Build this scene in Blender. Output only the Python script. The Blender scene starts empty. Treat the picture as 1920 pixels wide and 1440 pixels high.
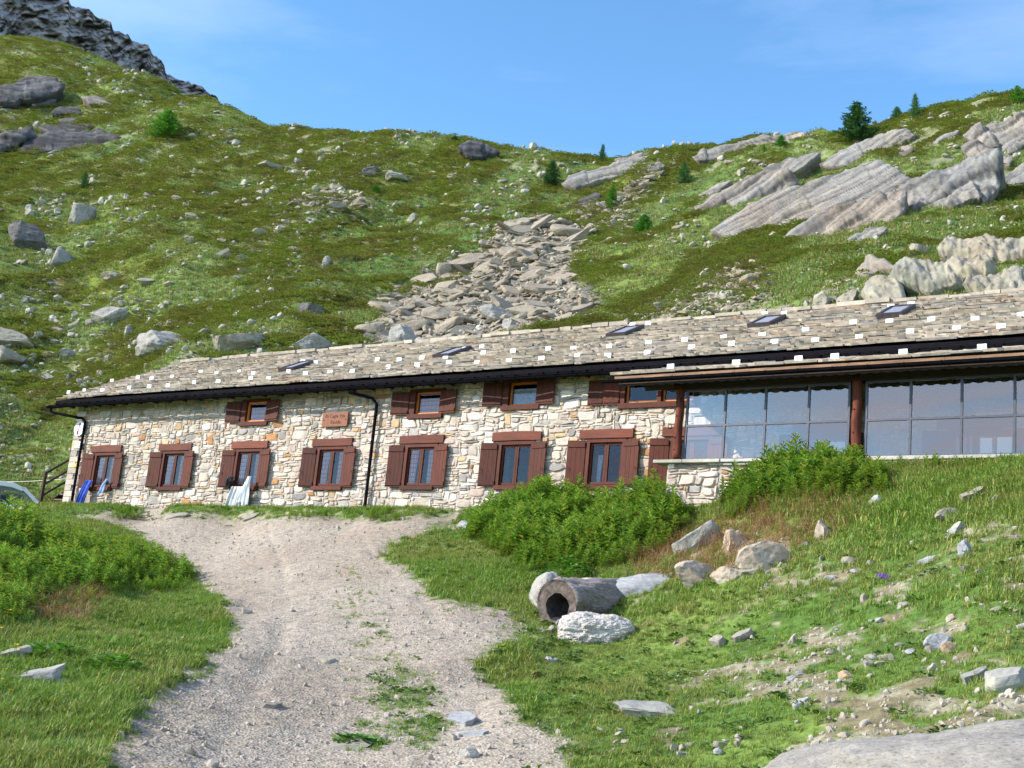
import bpy, bmesh, math, random
import numpy as np
from mathutils import Vector, Matrix, Euler

# ------------------------------------------------------------------ camera, sky, sun, exposure
F = 2400.0; PITCH = math.radians(12.63); ROLL = math.radians(5.5); WAZ = math.radians(-54.5)
fw = np.array([0, math.cos(PITCH), math.sin(PITCH)])
_r0 = np.array([1.0, 0, 0]); _u0 = np.array([0, -math.sin(PITCH), math.cos(PITCH)])
rt = math.cos(ROLL) * _r0 + math.sin(ROLL) * _u0
up = -math.sin(ROLL) * _r0 + math.cos(ROLL) * _u0
scene = bpy.context.scene
COL = scene.collection
cam = bpy.data.cameras.new('camera'); camo = bpy.data.objects.new('camera', cam); COL.objects.link(camo)
cam.sensor_fit = 'HORIZONTAL'; cam.sensor_width = 36.0; cam.lens = 36.0 * F / 1920.0
cam.clip_start = 0.1; cam.clip_end = 3000
camo.matrix_world = Matrix(((rt[0], up[0], -fw[0], 0), (rt[1], up[1], -fw[1], 0), (rt[2], up[2], -fw[2], 0), (0, 0, 0, 1)))
scene.camera = camo

SUN_AZ = math.radians(262); SUN_EL = math.radians(29)
SUNV = np.array([math.cos(SUN_EL) * math.sin(SUN_AZ), math.cos(SUN_EL) * math.cos(SUN_AZ), math.sin(SUN_EL)])
world = bpy.data.worlds.new('World'); scene.world = world; world.use_nodes = True
wn = world.node_tree.nodes; wl = world.node_tree.links; wn.clear()
sky = wn.new('ShaderNodeTexSky'); sky.sky_type = 'NISHITA'; sky.sun_disc = False
sky.sun_elevation = SUN_EL; sky.sun_rotation = SUN_AZ; sky.altitude = 2000; sky.air_density = 1.0; sky.dust_density = 0.6; sky.ozone_density = 2.2
bg = wn.new('ShaderNodeBackground'); bg.inputs['Strength'].default_value = 0.15
wo = wn.new('ShaderNodeOutputWorld')
tc = wn.new('ShaderNodeTexCoord')
mp = wn.new('ShaderNodeMapping'); mp.inputs['Scale'].default_value = (1.3, 1.3, 4.2); mp.inputs['Rotation'].default_value = (0.35, 0.5, 0.3)
cn = wn.new('ShaderNodeTexNoise'); cn.inputs['Scale'].default_value = 1.55; cn.inputs['Detail'].default_value = 8; cn.inputs['Roughness'].default_value = 0.58; cn.inputs['Distortion'].default_value = 0.5
cr = wn.new('ShaderNodeValToRGB'); cr.color_ramp.elements[0].position = 0.45; cr.color_ramp.elements[1].position = 0.70
cr.color_ramp.elements[1].color = (0.55, 0.55, 0.55, 1)
# more cloud in the western half of the sky (behind the viewer), thin veil ahead
sx = wn.new('ShaderNodeSeparateXYZ')
mr = wn.new('ShaderNodeMapRange'); mr.inputs['From Min'].default_value = 0.35; mr.inputs['From Max'].default_value = -0.6; mr.inputs['To Min'].default_value = 0.30; mr.inputs['To Max'].default_value = 2.6
mu = wn.new('ShaderNodeMath'); mu.operation = 'MULTIPLY'; mu.use_clamp = True
hs = wn.new('ShaderNodeHueSaturation'); hs.inputs['Hue'].default_value = 0.493; hs.inputs['Saturation'].default_value = 1.14
mix = wn.new('ShaderNodeMixRGB'); mix.inputs['Color2'].default_value = (4.3, 4.6, 5.8, 1)
wl.new(tc.outputs['Generated'], mp.inputs['Vector']); wl.new(mp.outputs[0], cn.inputs['Vector']); wl.new(cn.outputs['Fac'], cr.inputs[0])
wl.new(tc.outputs['Generated'], sx.inputs[0]); wl.new(sx.outputs['Y'], mr.inputs['Value'])
wl.new(cr.outputs[0], mu.inputs[0]); wl.new(mr.outputs[0], mu.inputs[1])
wl.new(sky.outputs[0], hs.inputs['Color']); wl.new(hs.outputs[0], mix.inputs['Color1']); wl.new(mu.outputs[0], mix.inputs['Fac'])
wl.new(mix.outputs[0], bg.inputs['Color']); wl.new(bg.outputs[0], wo.inputs['Surface'])

sl = bpy.data.lights.new('sun', 'SUN'); sl.energy = 3.35; sl.angle = math.radians(0.53); sl.color = (1.0, 0.925, 0.845)
so = bpy.data.objects.new('sun', sl); COL.objects.link(so)
so.rotation_euler = Vector(tuple(SUNV)).to_track_quat('Z', 'Y').to_euler(); so.location = (-60, -20, 60)
vs = scene.view_settings; vs.view_transform = 'Standard'; vs.look = 'None'; vs.gamma = 1.0; vs.exposure = 1.24
scene.cycles.max_bounces = 6; scene.cycles.transparent_max_bounces = 12; scene.cycles.diffuse_bounces = 2
scene.cycles.glossy_bounces = 3; scene.cycles.transmission_bounces = 4; scene.cycles.use_denoising = True
scene.cycles.caustics_reflective = False; scene.cycles.caustics_refractive = False
scene.cycles.sample_clamp_indirect = 6

# ------------------------------------------------------------------ frames and helpers
Uv = -np.array([math.sin(WAZ), math.cos(WAZ), 0]); Nv = np.array([-Uv[1], Uv[0], 0])
Zv = np.array([0, 0, 1.0])
C0 = np.array([-14.3062742, 42.90995838, 3.89648745])     # foot of the front wall near its left corner
def HW(u, n, z): return C0 + u * Uv + n * Nv + z * Zv       # house coordinates to world
def ray(x, y): return (x - 960) / F * rt - (y - 720) / F * up + fw
def pix(X):
    X = np.asarray(X, float); c = X @ fw
    return 960 + F * (X @ rt) / c, 720 - F * (X @ up) / c
def to_house(X):
    q = X - C0; return q @ Uv, q @ Nv, q[..., 2]

def hash3(i, j, k, s=0):
    h = (i.astype(np.int64) * 374761393 + j.astype(np.int64) * 668265263 + k.astype(np.int64) * 2147483647 + s * 974711) & 0xffffffff
    h = ((h ^ (h >> 13)) * 1274126177) & 0xffffffff
    h = ((h ^ (h >> 16)) * 2246822519) & 0xffffffff
    return ((h ^ (h >> 15)) & 0xffffff) / float(0xffffff)
def vnoise(p, s=0):
    p = np.asarray(p, float)
    if p.shape[-1] == 2: p = np.concatenate([p, np.zeros(p.shape[:-1] + (1,))], -1)
    f = np.floor(p).astype(np.int64); t = p - f; t = t * t * (3 - 2 * t)
    i, j, k = f[..., 0], f[..., 1], f[..., 2]; x, y, z = t[..., 0], t[..., 1], t[..., 2]
    two = np.any(z > 0)
    def pl(kk):
        a = hash3(i, j, kk, s); b = hash3(i + 1, j, kk, s); c = hash3(i, j + 1, kk, s); d = hash3(i + 1, j + 1, kk, s)
        return (a * (1 - x) + b * x) * (1 - y) + (c * (1 - x) + d * x) * y
    r = pl(k)
    if two: r = r * (1 - z) + pl(k + 1) * z
    return r * 2 - 1
def fbm(p, o=4, s=0, g=0.5):
    p = np.asarray(p, float); a = 1.0; r = 0; t = 0
    for q in range(o):
        r = r + a * vnoise(p * (2.03 ** q) + 17.3 * q, s + q); t += a; a *= g
    return r / t
def sstep(a, b, x): t = np.clip((x - a) / (b - a), 0, 1); return t * t * (3 - 2 * t)

# ------------------------------------------------------------------ terrain height
CP = {
 0: [(1440,11),(1330,13.5),(1230,17),(1130,21),(1060,25),(1012,29),(1010,34),(1010,41),(1017,47),(1008,50.5),(900,58),(800,67),(700,78),(600,90),(500,105),(400,122),(300,142),(200,165),(120,182),(80,193)],
 130: [(965,46.0),(900,57),(800,66),(700,77),(600,89),(500,104),(400,121),(300,140),(200,164),(96,188)],
 300: [(1440,11.5),(1300,15.5),(1200,20),(1120,27),(1050,33.5),(985,40),(700,62),(600,76),(500,92),(400,110),(300,132),(200,158),(150,170)],
 450: [(1440,12.5),(1330,15.2),(1228,18.8),(1150,23.5),(1080,29),(1020,33.5),(990,36),(640,65),(500,89),(400,107),(300,130),(215,150)],
 560: [(620,66),(560,75),(480,88),(400,103),(320,122),(262,137),(247,141)],
 650: [(1440,13),(1330,16),(1228,19.5),(1150,23),(1100,25.3),(1050,28.2),(1010,31.2),(985,33)],
 740: [(620,66),(550,76),(450,93),(350,112),(257,131)],
 850: [(1440,13),(1330,15.6),(1228,19),(1150,22.3),(1080,25.7),(1020,28.9),(985,31.2)],
 930: [(600,64),(500,78),(400,97),(330,112),(279,124)],
 1050: [(1440,12.8),(1340,15),(1260,18),(1180,21.5),(1120,24),(1050,26.6),(1000,28.8)],
 1115: [(590,62),(500,76),(400,95),(340,109),(303,119)],
 1250: [(1440,12.3),(1300,16),(1200,19.3),(1120,22.2),(1050,24.5),(980,27)],
 1300: [(565,57),(480,70),(400,84),(320,98),(280,106)],
 1500: [(1440,11.5),(1300,14.3),(1200,17.2),(1100,20),(1000,23),(950,24.5),(915,25.6)],
 1525: [(550,50),(470,62),(400,74),(320,89),(250,102)],
 1700: [(1440,10.5),(1300,13.5),(1200,16),(1100,18.6),(1000,21.4),(900,24.4)],
 1720: [(540,47),(450,58),(380,69),(300,83),(215,99)],
 1905: [(1440,9.5),(1340,12),(1200,14.8),(1100,17),(1000,19.5),(900,22.6),(879,23.7),(530,45),(450,55),(380,66),(300,79),(190,97)],
}
SKYL = [(-120,96,199),(0,80,193),(60,80,192),(130,96,188),(200,118,182),(300,151,170),(400,192,157),(470,219,149),(530,243,142),(600,249,139),(740,257,131),(860,267,127),(930,280,124),(1020,290,121),(1115,303,119),(1210,290,112),(1300,276,106),(1420,262,103),(1525,246,102),(1620,238,101),(1720,217,99),(1800,205,98),(1905,190,97),(1990,180,97)]
def dirpt(px, py, d):
    q = ray(px, py); q = q / math.hypot(q[0], q[1]); return q * d
pts = []
for px, L in CP.items():
    for py, d in L: pts.append(dirpt(px, py, d))
for px, py, d in SKYL:
    P_ = dirpt(px, py, d); pts.append(P_)
    for k, e in ((1.06, .955), (1.25, .80), (1.7, .5), (2.6, .26)):
        q = P_ * k; q = np.array([q[0], q[1], P_[2] * k * e]); pts.append(q)
for u_ in range(0, 21, 2):
    pts.append(HW(u_, -0.1, 0)); pts.append(HW(u_, -1.0, -0.06))
for u_, n_, z_ in ((-1.5, 0, 0), (-1.5, 2, .1), (-3.2, 1, -.7), (23.5, -2.4, .0), (22.5, -1, 0.0), (26, -2.3, .38), (28, -2.3, .56), (30, -2.3, .60), (33, -2.2, .62), (38, -2, .9)):
    pts.append(HW(u_, n_, z_))
for a_ in np.radians(np.arange(-40, 41, 10)):
    for d_, z_ in ((4.0, -1.62), (7.0, -1.5 + 0.25 * max(0, a_))): pts.append(np.array([d_ * math.sin(a_), d_ * math.cos(a_), z_]))
pts = np.array(pts)
# columns beyond both edges of the picture repeat the outermost ones
def rotz(p, a): return np.array([p[0] * math.cos(a) + p[1] * math.sin(a), -p[0] * math.sin(a) + p[1] * math.cos(a), p[2]])
ext = []
for px, sgn in ((0, -1), (1905, 1)):
    for py, d in CP[px]:
        for a in (0.14, 0.32): ext.append(rotz(dirpt(px, py, d), sgn * a))
pts = np.concatenate([pts, np.array(ext)])
def ST(x, y):
    d = np.hypot(x, y); return np.stack([np.arctan2(x, y) * 2.2, np.log(np.maximum(d, 0.5))], -1)
_c = ST(pts[:, 0], pts[:, 1]); _v = pts[:, 2] / np.hypot(pts[:, 0], pts[:, 1])
def _phi(r2): return 0.5 * r2 * np.log(r2 + 1e-12)
_n = len(_c); _A = np.zeros((_n + 3, _n + 3))
_A[:_n, :_n] = _phi(((_c[:, None] - _c[None]) ** 2).sum(-1)) + np.eye(_n) * 2e-4
_A[:_n, _n] = 1; _A[:_n, _n + 1:] = _c; _A[_n, :_n] = 1; _A[_n + 1:, :_n] = _c.T
_w = np.linalg.solve(_A, np.concatenate([_v, np.zeros(3)]))
# table of the spline, then bilinear look-up
TS = np.linspace(-1.9, 1.9, 420); TT = np.linspace(math.log(3.0), math.log(520), 520)
_g = np.stack(np.meshgrid(TS, TT, indexing='ij'), -1).reshape(-1, 2); TAB = np.zeros(len(_g))
for k in range(0, len(_g), 20000):
    q = _g[k:k + 20000]; TAB[k:k + 20000] = _phi(((q[:, None] - _c[None]) ** 2).sum(-1)) @ _w[:_n] + _w[_n] + q @ _w[_n + 1:]
TAB = TAB.reshape(420, 520)
def base_h(x, y):
    x = np.asarray(x, float); y = np.asarray(y, float)
    st = ST(x, y); d = np.hypot(x, y)
    s = np.clip((st[..., 0] - TS[0]) / (TS[1] - TS[0]), 0, 418.999); t = np.clip((st[..., 1] - TT[0]) / (TT[1] - TT[0]), 0, 518.999)
    i = s.astype(int); j = t.astype(int); a = s - i; b = t - j
    v = TAB[i, j] * (1 - a) * (1 - b) + TAB[i + 1, j] * a * (1 - b) + TAB[i, j + 1] * (1 - a) * b + TAB[i + 1, j + 1] * a * b
    z = v * d
    near = sstep(3.0, 6.0, d)
    z = z * near + (-1.62) * (1 - near)
    ang = np.abs(np.arctan2(x, y)); back = sstep(0.85, 1.15, ang)
    return z * (1 - back) + back * (-1.62 - 0.02 * np.minimum(d, 300))
def line_dist(px, py, pts):
    pts = np.asarray(pts, float); best = np.full(px.shape, 1e9)
    for a, b in zip(pts, pts[1:]):
        ab = b - a; t = np.clip(((px - a[0]) * ab[0] + (py - a[1]) * ab[1]) / (ab @ ab), 0, 1); best = np.minimum(best, np.hypot(px - a[0] - t * ab[0], py - a[1] - t * ab[1]))
    return best
RUTS = ([(500,985),(530,1060),(545,1130),(520,1220),(450,1340),(390,1450)], [(660,985),(720,1060),(800,1130),(850,1200),(880,1300),(900,1450)])
def rut_mask(px, py):
    w = np.clip((py - 940) * .085, 4, 60); return np.maximum(np.exp(-(line_dist(px, py, RUTS[0]) / w) ** 2), np.exp(-(line_dist(px, py, RUTS[1]) / w) ** 2))
def poly_mask(px, py, poly):
    poly = np.asarray(poly, float); ins = np.zeros(px.shape, bool); j = len(poly) - 1
    for i in range(len(poly)):
        xi, yi = poly[i]; xj, yj = poly[j]
        c = ((yi > py) != (yj > py)) & (px < (xj - xi) * (py - yi) / (yj - yi + 1e-9) + xi)
        ins ^= c; j = i
    return ins
def poly_dist(px, py, poly):
    poly = np.asarray(poly, float); best = np.full(px.shape, 1e9); n = len(poly)
    for i in range(n):
        a = poly[i]; b = poly[(i + 1) % n]; ab = b - a; L = ab @ ab + 1e-9
        t = np.clip(((px - a[0]) * ab[0] + (py - a[1]) * ab[1]) / L, 0, 1)
        best = np.minimum(best, np.hypot(px - a[0] - t * ab[0], py - a[1] - t * ab[1]))
    return np.where(poly_mask(px, py, poly), best, -best)
ROAD = [(145,966),(235,990),(300,1022),(345,1060),(400,1110),(432,1160),(425,1210),(385,1255),(330,1300),(265,1345),(215,1400),(180,1500),(1080,1500),(1045,1420),(1025,1370),(960,1340),(935,1290),(905,1240),(930,1205),(1010,1180),(960,1165),(880,1140),(810,1115),(760,1082),(712,1045),(735,1012),(800,992),(870,978),(860,970),(560,973),(300,966)]
def road_mask(x, y, z):
    P_ = np.stack([x, y, z], -1); c = P_ @ fw; ok = c > 3
    px = np.where(ok, 960 + F * (P_ @ rt) / np.maximum(c, .1), -999); py = np.where(ok, 720 - F * (P_ @ up) / np.maximum(c, .1), -999)
    d = np.hypot(x, y)
    n1 = fbm(np.stack([x, y], -1) * 1.3, 4, 31) * 0.55
    pd = poly_dist(px, py, ROAD) / (F / np.maximum(d, 5))     # rough metres
    pd = np.where((d < 47.5) & (d > 6), pd, -5)
    return pd + n1 * 0.35, px, py
def height(x, y, full=False):
    x = np.asarray(x, float); y = np.asarray(y, float)
    z = base_h(x, y); d = np.hypot(x, y); P2 = np.stack([x, y], -1)
    rm, px, py = road_mask(x, y, z)
    u = (x - C0[0]) * Uv[0] + (y - C0[1]) * Uv[1]; n = (x - C0[0]) * Nv[0] + (y - C0[1]) * Nv[1]
    hill = sstep(44, 62, d) * (np.abs(np.arctan2(x, y)) < 1.2)
    roadk = sstep(-0.25, 0.5, rm)
    nf = fbm(P2 * 0.45, 3, 3) * 0.16 + fbm(P2 * 2.1, 4, 7) * 0.055 + fbm(P2 * 9, 3, 8) * 0.012
    # turf steps and hummocks on the right bank
    bank = sstep(900, 1150, px) * sstep(8, 11, d)
    nf = nf + bank * (np.abs(fbm(P2 * 0.9, 3, 12)) * -0.12 + 0.03)
    nr = fbm(P2 * 0.5, 2, 5) * 0.05 + fbm(P2 * 5, 3, 9) * 0.012 - .03 * rut_mask(px, py) * sstep(-.5, .2, fbm(P2 * .6, 3, 11)) + .03 * np.abs(fbm(P2 * 1.4, 3, 10))
    nh = fbm(P2 * 0.055, 3, 21) * 1.3 + fbm(P2 * 0.22, 4, 23, .55) * 0.85
    mound = np.clip(fbm(P2 * 0.33 + 5, 3, 25) * 2.2 - 0.1, 0, 1)       # cushions of dwarf shrub
    nh = nh + mound * 0.5 + fbm(P2 * 1.4, 3, 27) * 0.13
    far = sstep(.7, 1.0, d / 130.0)
    nh = nh * (1 - 0.35 * far) * (.45 + .55 * sstep(52, 85, d))
    nz = (nf * (1 - roadk) + nr * roadk) * (1 - hill) + nh * hill
    wallk = sstep(-1.5, -.5, n) * sstep(-2.2, -1.0, u) * (1 - sstep(20.5, 22.5, u)) * (n < 0.6)
    frontk = sstep(-3.6, -2.4, n) * (u > 20) * (n < 0.6)
    nz = nz * (1 - 0.8 * np.maximum(wallk, frontk))
    z = z + nz * sstep(3, 7, d)
    z = np.where(wallk > 0, z * (1 - wallk) + (C0[2] - 0.01 + 0.03 * fbm(P2 * 1.5, 2, 77)) * wallk, z)
    inside = ((u > -0.2) & (u < 33.2) & (n > 0.12) & (n < 9.6)) | ((u > 23.75) & (u < 33.2) & (n > -1.88) & (n < 9.6))
    z = np.where(inside, C0[2] - 0.35, z)
    if full: return z, rm, px, py, u, n, hill, mound
    return z
def ground_at(px, py, dmin=8.0, dmax=215.0):
    q = ray(px, py); q = q / math.hypot(q[0], q[1])
    d = np.exp(np.linspace(math.log(dmin), math.log(dmax), 900))
    x = q[0] * d; y = q[1] * d; h = height(x, y); below = q[2] * d - h < 0
    k = np.nonzero(below)[0]
    if len(k) == 0:
        e = np.argmax(h / d); return np.array([x[e], y[e], h[e]])
    k = k[0]; return np.array([x[k], y[k], h[k]])
def gnormal(x, y, e=0.6):
    a = np.array([x, x + e, x]); b = np.array([y, y, y + e]); h = height(a, b)
    n = np.array([-(h[1] - h[0]) / e, -(h[2] - h[0]) / e, 1.0]); return n / np.linalg.norm(n)

# ------------------------------------------------------------------ objects
def tag(o, label=None, cat=None, group=None, kind=None):
    if label: o['label'] = label
    if cat: o['category'] = cat
    if group: o['group'] = group
    if kind: o['kind'] = kind
    return o
def link(name, me, parent=None):
    o = bpy.data.objects.new(name, me); COL.objects.link(o)
    if parent is not None: o.parent = parent
    return o
def empty(name, loc=(0, 0, 0), rz=0.0, parent=None):
    o = bpy.data.objects.new(name, None); COL.objects.link(o); o.location = tuple(loc); o.rotation_euler = (0, 0, rz)
    o.empty_display_size = 0.2
    if parent is not None: o.parent = parent
    return o
class MB:
    def __init__(s): s.v = []; s.f = []; s.m = []; s.c = []; s.t = (1, 1, 1)
    def add(s, vs, fs, mi=0, col=None):
        b = len(s.v); s.v += [tuple(map(float, q)) for q in vs]; s.f += [tuple(b + i for i in q) for q in fs]; s.m += [mi] * len(fs)
        s.c += [tuple(col or s.t)] * len(vs)
    def box(s, lo, hi, mi=0, col=None, M=None):
        x0, y0, z0 = lo; x1, y1, z1 = hi
        vs = [(x0,y0,z0),(x1,y0,z0),(x1,y1,z0),(x0,y1,z0),(x0,y0,z1),(x1,y0,z1),(x1,y1,z1),(x0,y1,z1)]
        if M is not None: vs = [tuple(M @ Vector(q)) for q in vs]
        s.add(vs, [(0,3,2,1),(4,5,6,7),(0,1,5,4),(1,2,6,5),(2,3,7,6),(3,0,4,7)], mi, col)
    def tube(s, pts, r, n=8, mi=0, col=None, cap=True):
        pts = [np.array(p, float) for p in pts]; rr = r if hasattr(r, '__len__') else [r] * len(pts); vs = []; prev = None
        for i, p in enumerate(pts):
            t = pts[min(i + 1, len(pts) - 1)] - pts[max(i - 1, 0)]; t = t / (np.linalg.norm(t) + 1e-9)
            a = prev if prev is not None else (np.array([0, 0, 1.0]) if abs(t[2]) < .9 else np.array([1.0, 0, 0]))
            x = np.cross(a, t); 
            if np.linalg.norm(x) < 1e-4: x = np.cross(np.array([0.3, 1, 0.1]), t)
            x /= np.linalg.norm(x); y = np.cross(t, x); prev = y if prev is None else a
            for k in range(n):
                an = 2 * math.pi * k / n; vs.append(p + rr[i] * (math.cos(an) * x + math.sin(an) * y))
        fs = []
        for i in range(len(pts) - 1):
            for k in range(n): fs.append((i*n+k, i*n+(k+1) % n, (i+1)*n+(k+1) % n, (i+1)*n+k))
        if cap: fs.append(tuple(range(n - 1, -1, -1))); fs.append(tuple((len(pts)-1)*n + k for k in range(n)))
        s.add(vs, fs, mi, col)
    def build(s, name, mats, parent=None, smooth=False, bevel=0.0):
        me = bpy.data.meshes.new(name); me.from_pydata(s.v, [], s.f)
        for m in (mats if isinstance(mats, (list, tuple)) else [mats]): me.materials.append(m)
        me.polygons.foreach_set('material_index', s.m)
        a = me.color_attributes.new('tint', 'FLOAT_COLOR', 'POINT')
        cc = np.ones((len(s.v), 4), np.float32); cc[:, :3] = np.array(s.c, np.float32).reshape(-1, 3); a.data.foreach_set('color', cc.ravel())
        if smooth: me.polygons.foreach_set('use_smooth', [True] * len(s.f))
        me.update()
        o = link(name, me, parent)
        if bevel > 0:
            b = o.modifiers.new('bevel', 'BEVEL'); b.width = bevel; b.segments = 2; b.limit_method = 'ANGLE'
        return o
HB = Matrix(((Uv[0], Nv[0], 0, C0[0]), (Uv[1], Nv[1], 0, C0[1]), (0, 0, 1, C0[2]), (0, 0, 0, 1)))   # house frame
HROT = math.atan2(Uv[1], Uv[0])

# ------------------------------------------------------------------ materials
def nmat(name, rough=0.85, spec=0.3):
    m = bpy.data.materials.new(name); m.use_nodes = True; nt = m.node_tree; b = nt.nodes['Principled BSDF']
    b.inputs['Roughness'].default_value = rough; b.inputs['Specular IOR Level'].default_value = spec
    return m, nt.nodes, nt.links, b
def mixc(N, L, fac, a, b, mode='MIX'):
    x = N.new('ShaderNodeMixRGB'); x.blend_type = mode
    for k, v in (('Fac', fac), ('Color1', a), ('Color2', b)):
        if isinstance(v, (int, float)): x.inputs[k].default_value = v
        elif isinstance(v, tuple): x.inputs[k].default_value = v if len(v) == 4 else v + (1,)
        else: L.new(v, x.inputs[k])
    return x.outputs[0]
def noise(N, L, scale, detail=4, rough=.55, vec=None, stretch=None, dist=0.0):
    t = N.new('ShaderNodeTexNoise'); t.inputs['Scale'].default_value = scale; t.inputs['Detail'].default_value = detail; t.inputs['Roughness'].default_value = rough; t.inputs['Distortion'].default_value = dist
    if vec is None:
        c = N.new('ShaderNodeTexCoord'); vec = c.outputs['Object']
    if stretch:
        mpn = N.new('ShaderNodeMapping'); mpn.inputs['Scale'].default_value = stretch; L.new(vec, mpn.inputs[0]); vec = mpn.outputs[0]
    L.new(vec, t.inputs['Vector']); return t.outputs['Fac']
def ramp(N, L, src, stops):
    r = N.new('ShaderNodeValToRGB'); e = r.color_ramp.elements
    while len(e) < len(stops): e.new(0.5)
    for q, (p, c) in zip(e, stops):
        q.position = p; q.color = (c, c, c, 1) if isinstance(c, (int, float)) else tuple(c) + (1,)
    L.new(src, r.inputs[0]); return r.outputs[0]
def bump(N, L, b, h, strength=.4, dist=.02, prev=None):
    x = N.new('ShaderNodeBump'); x.inputs['Strength'].default_value = strength; x.inputs['Distance'].default_value = dist; L.new(h, x.inputs['Height'])
    if prev is not None: L.new(prev, x.inputs['Normal'])
    L.new(x.outputs[0], b.inputs['Normal']); return x.outputs[0]
def geopos(N): return N.new('ShaderNodeNewGeometry').outputs['Position']
def attr(N, name): 
    a = N.new('ShaderNodeAttribute'); a.attribute_name = name; return a.outputs['Color']
def mat_tint(name, rough=.85, amt=.35, scale=6, bs=.5, bd=.015, spec=.25, stretch=None, world_space=True):
    m, N, L, b = nmat(name, rough, spec); v = geopos(N) if world_space else None
    n1 = noise(N, L, scale, 6, .6, v, stretch); n2 = noise(N, L, scale * 5, 4, .6, v, stretch)
    k = ramp(N, L, n1, [(.25, 1 - amt), (.75, 1 + amt * .6)]); k2 = ramp(N, L, n2, [(.25, 1 - amt * .6), (.75, 1 + amt * .4)])
    n0 = noise(N, L, scale * .12, 5, .6, v, (1, 1, .45)); c = mixc(N, L, 1.0, attr(N, 'tint'), k, 'MULTIPLY'); c = mixc(N, L, 1.0, c, k2, 'MULTIPLY'); c = mixc(N, L, 1.0, c, ramp(N, L, n0, [(.34, (.78, .76, .70)), (.55, (1.04, 1.0, .96))]), 'MULTIPLY'); L.new(c, b.inputs['Base Color'])
    h = mixc(N, L, .45, n1, n2); bump(N, L, b, h, bs, bd); return m
def mat_plain(name, col, rough=.6, var=.15, scale=8, bs=.2, bd=.004, spec=.4, metal=0.0, stretch=None):
    m, N, L, b = nmat(name, rough, spec); n1 = noise(N, L, scale, 5, .6, None, stretch)
    k = ramp(N, L, n1, [(.3, 1 - var), (.7, 1 + var)]); L.new(mixc(N, L, 1.0, tuple(col), k, 'MULTIPLY'), b.inputs['Base Color'])
    b.inputs['Metallic'].default_value = metal; bump(N, L, b, n1, bs, bd); return m
def mat_wood(name, col, rough=.65, var=.35, st=(14, 14, 1.2)):
    m, N, L, b = nmat(name, rough, .3); n1 = noise(N, L, 2.2, 6, .6, None, st, .6); n2 = noise(N, L, 1.2, 4, .6)
    k = ramp(N, L, n1, [(.3, 1 - var), (.7, 1 + var * .7)]); k2 = ramp(N, L, n2, [(.3, .8), (.7, 1.2)])
    oi = N.new('ShaderNodeObjectInfo'); k3 = ramp(N, L, oi.outputs['Random'], [(0, .72), (1, 1.25)]); c = mixc(N, L, 1.0, tuple(col), k, 'MULTIPLY'); c = mixc(N, L, 1.0, c, k2, 'MULTIPLY'); c = mixc(N, L, 1.0, c, k3, 'MULTIPLY'); L.new(c, b.inputs['Base Color']); bump(N, L, b, n1, .35, .004); return m

def mat_rock(name, c1, c2, lich, lichamt=.4, scale=1.2, strata=None, dark=.45, bd=.06, tinted=False):
    """stone with pale and dark mottling and lichen; strata = stretch of the layering"""
    m, N, L, b = nmat(name, .92, .2); v = geopos(N)
    n1 = noise(N, L, scale, 8, .62, v, strata, .4 if strata else 0); n2 = noise(N, L, scale * 6, 6, .65, v, strata); n3 = noise(N, L, scale * 2.6, 5, .6, v)
    c = mixc(N, L, ramp(N, L, n1, [(.35, 0.0), (.65, 1.0)]), tuple(c1), tuple(c2))
    c = mixc(N, L, ramp(N, L, n3, [(.5, 0.0), (.68, lichamt)]), c, tuple(lich))
    k = ramp(N, L, n2, [(.3, dark), (.46, .95), (.75, 1.18)]); c = mixc(N, L, 1.0, c, k, 'MULTIPLY')
    if tinted: c = mixc(N, L, 1.0, c, attr(N, 'tint'), 'MULTIPLY')
    L.new(c, b.inputs['Base Color']); h = mixc(N, L, .5, n1, n2); bump(N, L, b, h, .8, bd); return m

def mat_leaf(name, c1, c2, c3=None, rough=.55, trans=.25):
    m, N, L, b = nmat(name, rough, .3); oi = N.new('ShaderNodeObjectInfo')
    at = attr(N, 'tint'); c = mixc(N, L, oi.outputs['Random'], tuple(c1), tuple(c2))
    if c3:
        n3 = noise(N, L, .35, 4, .6, geopos(N)); c = mixc(N, L, ramp(N, L, n3, [(.42, 0.0), (.6, 1.0)]), c, tuple(c3))
    c = mixc(N, L, 1.0, c, at, 'MULTIPLY'); L.new(c, b.inputs['Base Color'])
    tr = N.new('ShaderNodeBsdfTranslucent'); L.new(mixc(N, L, 1.0, c, (1.15, 1.25, .6), 'MULTIPLY'), tr.inputs['Color'])
    ms = N.new('ShaderNodeMixShader'); ms.inputs[0].default_value = trans
    out = [q for q in N if q.type == 'OUTPUT_MATERIAL'][0]; L.new(b.outputs[0], ms.inputs[1]); L.new(tr.outputs[0], ms.inputs[2]); L.new(ms.outputs[0], out.inputs['Surface']); return m
# ------------------------------------------------------------------ ground, road, hillside
_bh = base_h
def base_h(x, y):
    z = _bh(x, y); d = np.hypot(x, y); k = sstep(270, 400, d) * (np.abs(np.arctan2(x, y)) < 1.2)
    return z * (1 - k) + k * np.minimum(.12 * d, 60)
SCREE = [[(1008,408),(1070,425),(1095,470),(1072,500),(1085,540),(1120,560),(1105,600),(1010,612),(960,640),(880,645),(740,660),(690,640),(715,600),(715,560),(760,530),(820,515),(880,485),(930,440),(960,415)],
         [(1262,562),(1330,528),(1385,500),(1440,496),(1445,535),(1480,572),(1380,590),(1190,600)],
         [(540,385),(600,360),(680,372),(690,392),(600,402)],
         [(1165,375),(1215,325),(1240,322),(1225,350),(1190,372)], [(1075,400),(1130,375),(1180,380),(1180,430),(1090,440)],
         [(1478,592),(1520,560),(1590,528),(1625,560),(1625,582)]]
TAN = (.40, .365, .29)
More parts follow.
